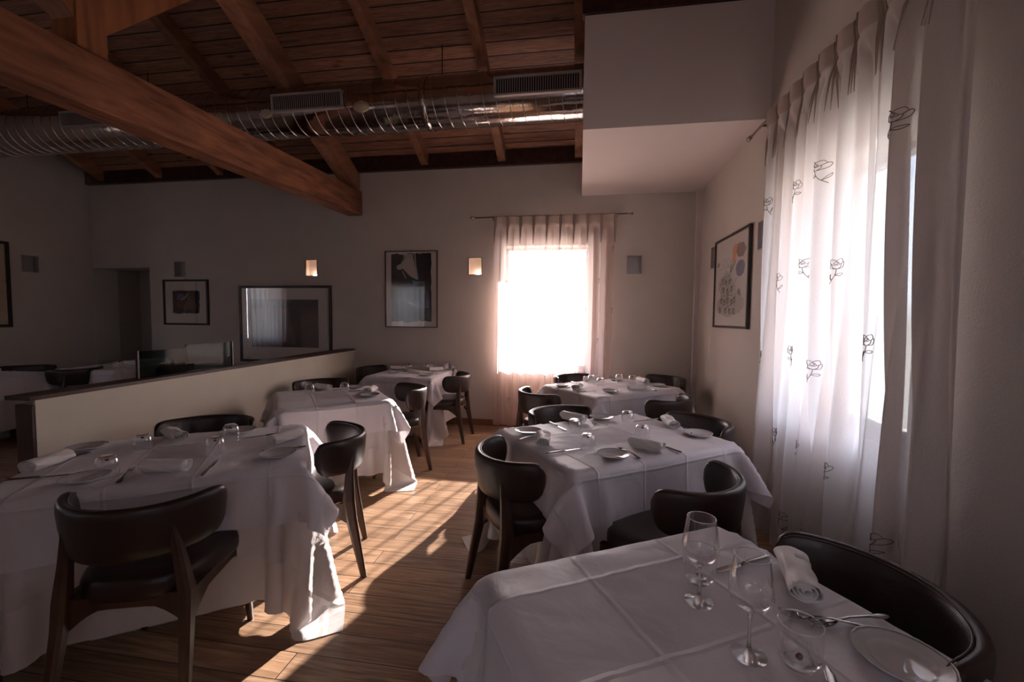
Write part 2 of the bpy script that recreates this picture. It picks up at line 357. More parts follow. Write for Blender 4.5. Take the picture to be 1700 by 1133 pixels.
def uvplane(name, pts, uvs, mat, parent=None, thick=None):
    bm = bmesh.new(); l = bm.loops.layers.uv.new('uv'); vs_ = [bm.verts.new(p) for p in pts]; f = bm.faces.new(vs_)
    for lp, q in zip(f.loops, uvs): lp[l].uv = q
    if thick:
        n = Vector(thick); w2 = [bm.verts.new(Vector(p)+n) for p in pts]; k = len(pts)
        bm.faces.new(w2[::-1])
        for i in range(k): bm.faces.new((vs_[i], vs_[(i+1) % k], w2[(i+1) % k], w2[i]))
    me = bpy.data.meshes.new(name); bm.to_mesh(me); bm.free(); me.materials.append(mat)
    o = bpy.data.objects.new(name, me); COL.objects.link(o)
    if parent: o.parent = parent
    return o
o = uvplane('floor', [(XL-.4, YF-.4, 0), (XR+.4, YF-.4, 0), (XR+.4, YB+1.2, 0), (XL-.4, YB+1.2, 0)],
        [(XL, YF+.05), (XR+.8, YF+.05), (XR+.8, YB+1.65), (XL, YB+1.65)], FLOOR, thick=(0, 0, -.15)); o['kind'] = 'structure'
# roof: boards on two slopes, rafters below them
ZRAF = .16
def roofz(y): return ZE + ZRAF + (YB - y)*SL if y >= RIDGE else ZE + ZRAF + (y - YF)*SL
L = (YB - RIDGE + .5)*math.hypot(1, SL)
ceil = uvplane('ceiling', [(XL-.4, YB+.5, ZE+ZRAF-.5*SL), (XR+.4, YB+.5, ZE+ZRAF-.5*SL), (XR+.4, RIDGE, roofz(RIDGE)), (XL-.4, RIDGE, roofz(RIDGE))],
        [(XL+12, 0), (XR+12.8, 0), (XR+12.8, L), (XL+12, L)], BOARDS, thick=(0, 0, .12)); ceil['kind'] = 'structure'
uvplane('roof_boards', [(XL-.4, YF-.5, ZE+ZRAF-.5*SL), (XR+.4, YF-.5, ZE+ZRAF-.5*SL), (XR+.4, RIDGE, roofz(RIDGE)), (XL-.4, RIDGE, roofz(RIDGE))],
        [(XL+12, 0), (XR+12.8, 0), (XR+12.8, L), (XL+12, L)], BOARDS, ceil, thick=(0, 0, .12))
def sloped(bm, x0, x1, ya, yb, zb, h, s=SL):
    """timber from (ya, zb) rising with slope s towards smaller y, ending at yb"""
    pts = []
    for x in (x0, x1):
        pts += [(x, ya, zb), (x, yb, zb+(ya-yb)*s), (x, yb, zb+(ya-yb)*s+h), (x, ya, zb+h)]
    v = [bm.verts.new(p) for p in pts]
    for f in ((0, 1, 2, 3), (7, 6, 5, 4), (0, 4, 5, 1), (3, 2, 6, 7), (0, 3, 7, 4), (1, 5, 6, 2)): bm.faces.new([v[i] for i in f])
for x in (-.045, -1.03, -2.07, -4.13, -5.15, -6.18, -7.2, .98):
    bm = bmesh.new(); sloped(bm, x-.05, x+.05, YB+.02, RIDGE, ZE-.01, ZRAF+.02); obj('rafter', bm, BEAMS, ceil)
    bm = bmesh.new(); sloped(bm, x-.05, x+.05, YF-.02, RIDGE, ZE-.01, ZRAF+.02, -SL); obj('rafter', bm, BEAMS, ceil)
bm = bmesh.new(); box(bm, XL, XR, YB-.06, YB, ZE-.02, ZE+ZRAF+.01); obj('eaves_board', bm, CAPW, ceil)
bm = bmesh.new(); box(bm, XL, XR, YF, YF+.06, ZE-.02, ZE+ZRAF+.01); obj('eaves_board', bm, CAPW, ceil)
bm = bmesh.new(); box(bm, XL, XR, RIDGE-.08, RIDGE+.08, roofz(RIDGE)-.28, roofz(RIDGE)-.01); obj('ridge_beam', bm, DARKW, ceil)
# truss
tr = thing('roof_truss', 'exposed brown timber truss with long tie beam running into the back wall', 'roof truss', (-3.10, RIDGE, 2.84))
def rel(M=None): return Matrix.Translation((3.10, -RIDGE, -2.84))
bm = bmesh.new(); box(bm, -3.205, -2.995, YF+.002, YB-.002, 2.85, 3.18, bev=.008)
for v in bm.verts: v.co.z -= (YB-v.co.y)*.036   # the old beam sags towards the middle of the room
o = obj('tie_beam', bm, BEAM, tr); o.matrix_local = rel()
bm = bmesh.new(); sloped(bm, -3.19, -3.01, 5.55, RIDGE+.08, 3.15, .26, .50); o = obj('principal_rafter', bm, BEAMS, tr); o.matrix_local = rel()
bm = bmesh.new(); sloped(bm, -3.19, -3.01, -.95, RIDGE-.08, 3.15, .26, -.50); o = obj('principal_rafter', bm, BEAMS, tr); o.matrix_local = rel()
bm = bmesh.new(); box(bm, -3.19, -3.01, RIDGE-.09, RIDGE+.09, 3.075, 4.80, bev=.006)
o = obj('king_post', bm, BEAMV, tr); o.matrix_local = rel()
for s in (1, -1):
    bm = bmesh.new(); sloped(bm, -3.18, -3.02, RIDGE+s*.09, RIDGE+s*.95, 3.23, .24, -s*1.06); o = obj('strut', bm, BEAMV, tr); o.matrix_local = rel()
# plaster box hanging in the far right corner
bm = bmesh.new(); box(bm, 0.0, XR+.01, 3.68, YB+.01, 3.02, 3.93); struct('ceiling_box', bm, WHITE).name = 'wall_bulkhead'
bm = bmesh.new(); box(bm, -.02, XR, 3.66, 3.74, 3.935, 4.34); o = obj('trim_1', bm, CAPW); o['kind'] = 'structure'
bm = bmesh.new(); box(bm, .02, XR, 3.70, YB, 3.93, 3.95); o = obj('trim_2', bm, WHITE); o['kind'] = 'structure'
# corner pipe casing at the back right
bm = bmesh.new(); box(bm, 1.385, XR, YB-.055, YB, 0, 3.02); o = obj('trim_3', bm, WHITE); o['kind'] = 'structure'
# baseboards
for nme, b in (('back', (XL+1.05, XR, YB-.015, YB)), ('right', (XR-.015, XR, YF, YB)), ('left', (XL, XL+.015, YF, YB)), ('front', (XL, XR, YF, YF+.015))):
    bm = bmesh.new(); box(bm, *b, 0, .085); o = obj('baseboard_'+nme, bm, SKIRT); o['kind'] = 'structure'
# alcove with door behind the back wall, far left
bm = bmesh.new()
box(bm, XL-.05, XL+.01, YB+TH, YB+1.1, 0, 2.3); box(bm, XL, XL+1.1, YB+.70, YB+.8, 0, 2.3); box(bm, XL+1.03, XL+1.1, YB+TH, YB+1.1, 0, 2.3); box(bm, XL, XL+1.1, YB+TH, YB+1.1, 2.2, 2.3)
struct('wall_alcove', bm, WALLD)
d = bpy.data.objects.new('door_1', None); COL.objects.link(d); d['kind'] = 'structure'
bm = bmesh.new(); box(bm, XL+.42, XL+.50, YB+.66, YB+.70, 0, 2.13); box(bm, XL+.50, XL+1.02, YB+.66, YB+.70, 2.06, 2.13); obj('door_frame', bm, DOORW, d)
bm = bmesh.new(); box(bm, XL+.50, XL+1.02, YB+.675, YB+.70, 0.01, 2.055); obj('door_leaf', bm, DOORW, d)
bm = bmesh.new(); tube(bm, [(XL+.56, YB+.67, 1.0), (XL+.56, YB+.62, 1.0), (XL+.66, YB+.62, 1.0)], .009); obj('door_handle', bm, STEEL, d)
# windows
def window(n, P0, U, Nn, w, z0, z1, inset=.22):
    r = bpy.data.objects.new('window_%d' % n, None); COL.objects.link(r); r['kind'] = 'structure'
    P0, U, Nn = Vector(P0), Vector(U), Vector(Nn); Z = Vector((0, 0, 1))
    def b(bm, u0, u1, v0, v1, d0, d1):
        vs_ = [bm.verts.new(P0 + U*u + Z*v + Nn*d_) for u in (u0, u1) for v in (v0, v1) for d_ in (d0, d1)]
        for f in ((0, 1, 3, 2), (4, 6, 7, 5), (0, 4, 5, 1), (2, 3, 7, 6), (0, 2, 6, 4), (1, 5, 7, 3)): bm.faces.new([vs_[i] for i in f])
    bm = bmesh.new(); t = .026
    b(bm, 0, t, z0, z1, inset, inset+.05); b(bm, w-t, w, z0, z1, inset, inset+.05); b(bm, t, w-t, z0, z0+t, inset, inset+.05); b(bm, t, w-t, z1-t, z1, inset, inset+.05)
    obj('window_frame', bm, WINF, r)
    bm = bmesh.new(); vs_ = [bm.verts.new(P0+U*u+Z*v+Nn*(inset+.025)) for u, v in ((t, z0+t), (w-t, z0+t), (w-t, z1-t), (t, z1-t))]; bm.faces.new(vs_)
    obj('window_pane', bm, WINGLASS, r)
    bm = bmesh.new(); b(bm, -.0, w, z0-.03, z0, -.02, inset); obj('window_sill', bm, WHITE, r)
window(1, (-1.0, YB, 0), (1, 0, 0), (0, 1, 0), 1.10, .80, 2.40)
window(2, (XR, WY[0], 0), (0, 1, 0), (1, 0, 0), WY[1]-WY[0], *WZ)
window(3, (XL, LW[0], 0), (0, 1, 0), (-1, 0, 0), LW[1]-LW[0], LW[2], LW[3])
for i, (a, b_, c, d_) in enumerate(FW): window(4+i, (a, YF, 0), (1, 0, 0), (0, -1, 0), b_-a, c, d_)

bm = bmesh.new(); box(bm, -1.6, .9, YB+TH, YB+2.0, 2.78, 2.86); o = obj('added_sun_canopy', bm, WALLD); o['kind'] = 'structure'   # unseen canopy added outside the back window to keep sun off the left tabletop
# half wall
hw = thing('half_wall', 'waist-high cream partition wall with dark wooden cap, left of the dining tables', 'partition wall', (-3.03, 3.7, 0))
hM = Matrix.Translation((3.03, -3.7, 0))
def hwbox(name, a0, a1, y0, y1, z0, z1, mat, bev=0):
    # the wall leans slightly off the room axis: x shifts with y
    def X(y): return -2.905 - (y-1.85)*.058
    bm = bmesh.new(); v = []
    for yy in (y0, y1):
        for a in (a0, a1):
            for z in (z0, z1): v.append(bm.verts.new((X(yy)+a, yy, z)))
    for f in ((0, 1, 3, 2), (4, 6, 7, 5), (0, 4, 5, 1), (2, 3, 7, 6), (0, 2, 6, 4), (1, 5, 7, 3)): bm.faces.new([v[i] for i in f])
    o = obj(name, bm, mat, hw); o.matrix_local = hM; return o
hwbox('wall_panel', -.13, -.012, 1.87, 5.59, 0, .955, CREAM)
hwbox('wall_edge', -.125, -.014, 1.855, 1.87, 0, .955, DARKW)
hwbox('cream_trim', -.012, .004, 1.86, 5.59, .955, .982, CREAM)
hwbox('wall_cap', -.17, .0, 1.84, 5.59, .982, 1.004, CAPW)
# glass screens on the cap
for i, (y0, y1, h_, lab) in enumerate(((2.52, 2.90, .19, 'short smoked glass screen standing on the partition cap'), (2.92, 3.38, .215, 'longer smoked glass screen on the partition cap, nearer the back wall'))):
    x = -2.905-(y0-1.85)*.058-.10
    g = thing('glass_screen', lab, 'glass screen', (x, y0, 1.0045))
    bm = bmesh.new(); box(bm, -.004, .004, 0, y1-y0, 0, h_); obj('glass_panel', bm, SCREEN, g)
    bm = bmesh.new(); box(bm, -.009, .009, y1-y0-.012 if i else 0, y1-y0 if i else .012, 0, h_+.004); obj('edge_profile', bm, CAPW, g)

# ------------------------------------------------------------------ niches
def niche(P, U, Nn, lit, label):
    s = thing('wall_niche_light', label, 'wall light', P)
    U, Nn = Vector(U), Vector(Nn); Z = Vector((0, 0, 1)); D = .09; w_, h_ = NW/2-.001, NH/2-.001
    def q(bm, *p): bm.faces.new([bm.verts.new(U*a + Z*b + Nn*c) for a, b, c in p])
    bm = bmesh.new()
    for a0, a1, b0, b1 in ((-w_, -w_+.007, -h_, h_), (w_-.007, w_, -h_, h_), (-w_, w_, -h_, -h_+.007), (-w_, w_, h_-.007, h_)):
        vs_ = [bm.verts.new(U*a + Z*b + Nn*c) for a in (a0, a1) for b in (b0, b1) for c in (-.008, .012)]
        for f in ((0, 1, 3, 2), (4, 6, 7, 5), (0, 4, 5, 1), (2, 3, 7, 6), (0, 2, 6, 4), (1, 5, 7, 3)): bm.faces.new([vs_[i] for i in f])
    obj('frame', bm, FRAMEB if lit else NICHE, s)
    bm = bmesh.new()
    q(bm, (-w_, -h_, D), (w_, -h_, D), (w_, h_, D), (-w_, h_, D))
    q(bm, (-w_, -h_, 0), (w_, -h_, 0), (w_, -h_, D), (-w_, -h_, D)); q(bm, (-w_, h_, 0), (w_, h_, 0), (w_, h_, D), (-w_, h_, D))
    q(bm, (-w_, -h_, 0), (-w_, h_, 0), (-w_, h_, D), (-w_, -h_, D)); q(bm, (w_, -h_, 0), (w_, h_, 0), (w_, h_, D), (w_, -h_, D))
    obj('recess', bm, NICHEW if lit else NICHE, s)
    if lit:
        bm = bmesh.new(); tube(bm, [U*.0 + Z*(-h_+.022) + Nn*.05, U*(w_*.55) + Z*(-h_+.022) + Nn*.05], .010); obj('lamp_tube', bm, BULB, s)
    bm = bmesh.new(); q(bm, (-w_+.007, -h_+.007, .004), (w_-.007, -h_+.007, .004), (w_-.007, h_-.007, .004), (-w_+.007, h_-.007, .004)); obj('glass_pane', bm, FROST, s)
niche((nb[0], YB, NZ), (1, 0, 0), (0, 1, 0), 0, 'unlit square wall niche above the small square picture on the back wall')
niche((nb[1], YB, NZ), (1, 0, 0), (0, 1, 0), 1, 'glowing wall niche light above the wide dark picture')
niche((nb[2], YB, NZ), (1, 0, 0), (0, 1, 0), 1, 'glowing wall niche light just left of the bright back window')
niche((nb[3], YB, NZ), (1, 0, 0), (0, 1, 0), 0, 'unlit grey wall niche just right of the bright back window')
niche((XR, nr[0], NZ), (0, 1, 0), (1, 0, 0), 0, 'unlit niche on the right wall, beyond the framed still life')
niche((XR, nr[1], NZ), (0, 1, 0), (1, 0, 0), 0, 'unlit niche on the right wall, between still life picture and curtain')
niche((XR, nr[2], NZ), (0, 1, 0), (1, 0, 0), 0, 'niche on the right wall half hidden by the curtain edge')
niche((XL, nl[0], NZ), (0, 1, 0), (-1, 0, 0), 0, 'dim square niche on the left wall beside the cropped picture')

# ------------------------------------------------------------------ pictures
def picture(name_label, P, U, Nn, w_, h_, fw, mount, art, fmat=FRAME):
    """P = centre on wall; Nn points into the room"""
    p = thing('framed_picture', name_label, 'picture', P); U, Nn = Vector(U), Vector(Nn); Z = Vector((0, 0, 1))
    def b(bm, a0, a1, b0, b1, c0, c1):
        vs_ = [bm.verts.new(U*a + Z*b_ + Nn*c) for a in (a0, a1) for b_ in (b0, b1) for c in (c0, c1)]
        for f in ((0, 1, 3, 2), (4, 6, 7, 5), (0, 4, 5, 1), (2, 3, 7, 6), (0, 2, 6, 4), (1, 5, 7, 3)): bm.faces.new([vs_[i] for i in f])
    W_, H_ = w_/2, h_/2; bm = bmesh.new()
    b(bm, -W_, -W_+fw, -H_, H_, .002, .028); b(bm, W_-fw, W_, -H_, H_, .002, .028); b(bm, -W_+fw, W_-fw, -H_, -H_+fw, .002, .028); b(bm, -W_+fw, W_-fw, H_-fw, H_, .002, .028)
    obj('frame', bm, fmat, p)
    bm = bmesh.new(); b(bm, -W_+fw, W_-fw, -H_+fw, H_-fw, .004, .012); obj('mount', bm, mount, p)
    bm = bmesh.new(); mats = []; k = 0
    for m, polys in art:
        if m not in mats: mats.append(m)
        for pl in polys:
            k += 1; d0 = .0121 + .00012*k
            f = bm.faces.new([bm.verts.new(U*(x*w_) + Z*(y*h_) + Nn*d0) for x, y in pl]); f.material_index = mats.index(m)
    bmesh.ops.triangulate(bm, faces=bm.faces)
    me = bpy.data.meshes.new('print'); bm.to_mesh(me); bm.free(); [me.materials.append(m) for m in mats]
    o = bpy.data.objects.new('print', me); COL.objects.link(o); o.parent = p
    bm = bmesh.new(); f = bm.faces.new([bm.verts.new(U*x + Z*y + Nn*.024) for x, y in ((-W_+fw, -H_+fw), (W_-fw, -H_+fw), (W_-fw, H_-fw), (-W_+fw, H_-fw))]); obj('glass_pane', bm, PANE, p)
    bm = bmesh.new(); b(bm, -.012, .012, H_, H_+.018, .004, .010); obj('hanger', bm, BRASS, p)
def blob(cx, cy, rx, ry, n=18, j=.18, seed=0):
    r = random.Random(seed); return [(cx+rx*math.cos(2*PI*i/n)*(1+r.uniform(-j, j)), cy+ry*math.sin(2*PI*i/n)*(1+r.uniform(-j, j))) for i in range(n)]
def stroke(pts, w_):
    a, b = [], []
    for i, (x, y) in enumerate(pts):
        x0, y0 = pts[max(i-1, 0)]; x1, y1 = pts[min(i+1, len(pts)-1)]; l = math.hypot(x1-x0, y1-y0) or 1
        nx, ny = -(y1-y0)/l*w_/2, (x1-x0)/l*w_/2; a.append((x+nx, y+ny)); b.append((x-nx, y-ny))
    return a + b[::-1]
rr = random.Random(5)
def rough_rect(x0, x1, y0, y1, j=.012, n=14, seed=1):
    r = random.Random(seed); P = []
    for i in range(n): P.append((x0+(x1-x0)*i/n, y0+r.uniform(-j, j)))
    for i in range(n): P.append((x1+r.uniform(-j, j), y0+(y1-y0)*i/n))
    for i in range(n): P.append((x1-(x1-x0)*i/n, y1+r.uniform(-j, j)))
    for i in range(n): P.append((x0+r.uniform(-j*.4, j*.4), y1-(y1-y0)*i/n))
    return P
# picture C: tall dark abstract left of the window
art = [(INKD, [rough_rect(-.38, .38, -.42, .46, seed=3)]),
       (INKP, [blob(.17, -.12, .20, .17, seed=4), blob(-.06, -.02, .14, .10, seed=5)]),
       (INKG, [[(-.16, .46), (-.13, .39), (-.20, .33), (-.27, .31), (-.28, .27), (-.22, .25), (-.16, .27), (-.02, .17), (.12, .12), (.07, .25), (.04, .38), (.03, .46)],
               [(.06, .46), (.08, .46), (.10, .30), (.14, .13), (.12, .13), (.08, .28)], stroke([(-.17, .24), (-.12, .17), (-.09, .14)], .012),
               [(-.10, -.16), (0, -.17), (.08, -.20), (.18, -.24), (.34, -.23), (.20, -.25), (.08, -.235), (-.02, -.19)]]),
       (INKT, [[(.02, .12), (.12, .10), (.22, .09), (.13, .08), (.10, .04), (.05, .05)], stroke([(.10, .10), (.23, .085)], .010)]),
       (INKD, [stroke([(.12, -.12), (.17, -.125), (.22, -.10)], .008)] + [stroke([(.10+i*.045, -.28-i*.012), (.25+rr.uniform(0, .12), -.38+rr.uniform(-.04, .06))], .012) for i in range(4)])]
picture('tall framed abstract print in black and violet, left of the back window', (-2.285, YB, 1.835), (1, 0, 0), (0, -1, 0), .752, 1.045, .014, MOUNT, art, FRAMEB)
art = [(MAROON, [[(-.37, -.30), (.36, -.30), (.36, .32), (-.37, .32)]]), (MAROON2, [[(-.05, -.22), (.12, -.28), (.04, .20), (-.05, .20)], [(.17, -.30), (.36, -.30), (.36, .18), (.17, .12)]]),
       (BLACK, [[(-.37, .20), (.36, .22), (.36, .32), (-.37, .32)], [(.04, .20), (.17, .20), (.17, -.30), (.13, -.28)]])]
picture('wide dark framed print in maroon and black behind the partition', (-4.20, YB, 1.335), (1, 0, 0), (0, -1, 0), 1.46, 1.11, .036, MOUNT, art)
art = [(INKD, [rough_rect(-.30, .30, -.24, .25, seed=8)]), (MAROON2, [blob(0, 0, .22, .17, seed=9, j=.35), blob(.15, -.1, .10, .08, seed=10)]), (INKBL, [blob(-.12, .12, .10, .07, seed=12)]), (INKG, [stroke([(-.1, .05), (0, .12), (.05, .2)], .02)])]
picture('small square framed dark print beside the alcove', (-5.835, YB, 1.645), (1, 0, 0), (0, -1, 0), .77, .68, .028, MOUNT, art)
art = [(INKO, [blob(.13, .32, .10, .055, seed=20, j=.08), blob(.09, .24, .05, .05, seed=21, j=.1)]),
       (INKB, [blob(.27, .30, .11, .075, seed=22, j=.2), blob(-.40, .22, .04, .03, seed=23), blob(.24, -.22, .07, .12, seed=24)]),
       (INKBL, [blob(.26, .11, .115, .085, seed=25, j=.08)]),
       (INKG, [blob(-.10, -.06, .22, .16, seed=26, j=.3), blob(-.02, -.24, .34, .14, seed=27, j=.25)]),
       (INKD, [stroke([(.0, .10), (.05, .14), (.12, .20)], .02), stroke([(-.02, .08), (.0, .14), (.02, .18)], .02)] +
        [stroke([(x + .03*math.cos(a), y + .03*math.sin(a)) for a in [k*PI/5 for k in range(11)]], .011) for x, y in [(-.24, .02), (-.14, .0), (-.02, .0), (-.2, -.08), (-.08, -.1), (.04, -.08), (-.26, -.2), (-.16, -.22), (-.06, -.2), (.05, -.22), (.13, -.2), (-.3, -.3), (-.12, -.31), (.0, -.32), (.12, -.32)]] +
        [stroke([(-.30+.035*i, .20+.03*math.sin(i*1.7)) for i in range(11)], .005), stroke([(-.28+.03*i, .25+.02*math.sin(i*2.3)) for i in range(9)], .005), stroke([(-.34, .155), (-.1, .165), (.02, .15)], .004)] +
        [stroke([(rr.uniform(-.34, .2), rr.uniform(-.36, .08)), (rr.uniform(-.34, .2), rr.uniform(-.36, .08))], .007) for i in range(14)])]
MOUNTL = plain('print_paper', (.66, .60, .58), .85)
picture('framed still life print of fruit in orange, blue and black on the right wall', (XR, 4.415, 1.825), (0, -1, 0), (-1, 0, 0), .945, .90, .022, MOUNTL, art)
art = [(INKB, [blob(0, 0, .25, .3, seed=30)])]
picture('large framed picture cropped at the left edge of the view', (XL, 4.17, 1.835), (0, 1, 0), (1, 0, 0), .86, 1.13, .04, plain('ochre_paper', (.55, .42, .28), .8), art)

# ------------------------------------------------------------------ air duct
DY, DZ, DR = 4.30, 3.63, .245
du = thing('air_duct', 'shiny round spiral metal air duct crossing under the roof', 'air duct', (-3.8, DY, DZ))
dM = Matrix.Translation((3.8, -DY, -DZ))
bm = bmesh.new(); n = 48; xs = np.linspace(XL+.01, -.005, 90)
rings = [[bm.verts.new((x, DY + DR*math.cos(2*PI*k/n), DZ + DR*math.sin(2*PI*k/n))) for k in range(n)] for x in xs]
for a, b in zip(rings, rings[1:]):
    for k in range(n): bm.faces.new((a[k], a[(k+1) % n], b[(k+1) % n], b[k])).smooth = True
o = obj('duct_tube', bm, DUCT, du); o.matrix_local = dM
bm = bmesh.new(); turns = 60; pts = []
for i in range(turns*26+1):
    a = 2*PI*i/26; x = XL+.02 + (-.02-XL-.02)*i/(turns*26); pts.append((x, DY+(DR+.002)*math.cos(a), DZ+(DR+.002)*math.sin(a)))
tube(bm, pts, .0042, 5); o = obj('spiral_seam', bm, SEAM, du); o.matrix_local = dM
for x in (-4.55, -1.55):
    bm = bmesh.new(); r_ = [[bm.verts.new((x+dx, DY+(DR+h_)*math.cos(2*PI*k/n), DZ+(DR+h_)*math.sin(2*PI*k/n))) for k in range(n)] for dx, h_ in ((-.03, 0), (-.03, .008), (.03, .008), (.03, 0))]
    for a, b in zip(r_, r_[1:]):
        for k in range(n): bm.faces.new((a[k], a[(k+1) % n], b[(k+1) % n], b[k])).smooth = True
    o = obj('joint_band', bm, DUCT, du); o.matrix_local = dM
def grille(x0, x1):
    a = math.radians(180+4); hh = .085
    g = bpy.data.objects.new('vent_grille', None)
    Mg = Matrix.Translation(((x0+x1)/2, DY+(DR+.022)*math.cos(a), DZ+(DR+.022)*math.sin(a)-.0)) @ Matrix.Rotation(a-PI, 4, 'X')
    w2 = (x1-x0)/2; bm = bmesh.new()
    for b in ((-w2, w2, -.012, .012, hh-.018, hh), (-w2, w2, -.012, .012, -hh, -hh+.018), (-w2, -w2+.02, -.012, .012, -hh, hh), (w2-.02, w2, -.012, .012, -hh, hh)): box(bm, *b)
    box(bm, -w2, w2, .012, .06, hh-.02, hh); box(bm, -w2, w2, .012, .06, -hh, -hh+.02)
    fr = obj('vent_grille', bm, GRILLE, du); fr.matrix_local = dM @ Mg
    bm = bmesh.new(); k = int((x1-x0-.04)/.022)
    for i in range(k+1):
        x = -w2+.02+(x1-x0-.04)*i/k; box(bm, x-.0035, x+.0035, -.004, .004, -hh+.018, hh-.018)
    sl_ = obj('louvres', bm, GRILLE, fr)
    bm = bmesh.new(); box(bm, -w2+.02, w2-.02, .0085, .0115, -hh+.018, hh-.018); obj('dark_back', bm, BLACK, fr)
for a, b in ((-3.14, -2.36), (-.83, -.02), (-5.75, -5.0)): grille(a, b)
for x, s in ((-3.23, 1), (-2.18, 1.2)):
    bm = bmesh.new(); bmesh.ops.create_icosphere(bm, subdivisions=3, radius=.06*s, matrix=Matrix.Translation((x, DY-DR*.93, DZ-.09)) @ Matrix.Diagonal((1.2, .35, .8, 1)))
    for v in bm.verts: v.co += Vector((random.uniform(-1, 1), 0, random.uniform(-1, 1)))*.006
    o = obj('foam_patch', bm, FOAM, du, smooth=True); o.matrix_local = dM
for x in (-1.42, -4.9, -6.6):
    bm = bmesh.new(); tube(bm, [(x, DY, DZ+DR-.01), (x, DY, roofz(DY))], .005, 6); o = obj('hanger_rod', bm, FRAME, du); o.matrix_local = dM

# ------------------------------------------------------------------ curtains
ROSE = []
def _rose():
    P = []
    P += [[(-.15, -.55), (-.75, -.38), (-1.0, .12), (-.78, .34), (-.45, .1)], [(.15, -.55), (.75, -.38), (1.0, .12), (.78, .34), (.45, .1)],
          [(-.45, .1), (-.38, -.32), (0, -.56), (.38, -.32), (.45, .1), (.0, -.08), (-.45, .1)],
          [(-.72, .34), (-.55, .74), (-.12, .62), (.02, .40)], [(.72, .34), (.50, .80), (.10, .66), (-.05, .42)],
          [(.28, .14), (.05, .42), (-.24, .22), (.0, .04), (.14, .20), (.02, .28)]]
    P.append([(0, -.56), (-.08, -1.2), (-.35, -1.9), (-.8, -2.6)])
    P.append([(-.12, -1.4), (.25, -1.15), (.8, -1.25), (.4, -1.5), (-.12, -1.4)]); P.append([(-.45, -2.05), (-.9, -1.7), (-1.0, -1.25), (-.7, -1.6), (-.45, -2.05)])
    return P
def _smooth(p, n=5):
    if len(p) < 3: return p
    out = []
    for i in range(len(p)-1):
        a = p[max(i-1, 0)]; b = p[i]; c = p[i+1]; d = p[min(i+2, len(p)-1)]
        for k in range(n):
            t = k/n; out.append(tuple(.5*((2*b[q]) + (-a[q]+c[q])*t + (2*a[q]-5*b[q]+4*c[q]-d[q])*t*t + (-a[q]+3*b[q]-3*c[q]+d[q])*t**3) for q in (0, 1)))
    return out + [p[-1]]
ROSE = [[(x*.78, y*1.05) for x, y in _smooth(p)] for p in _rose()]
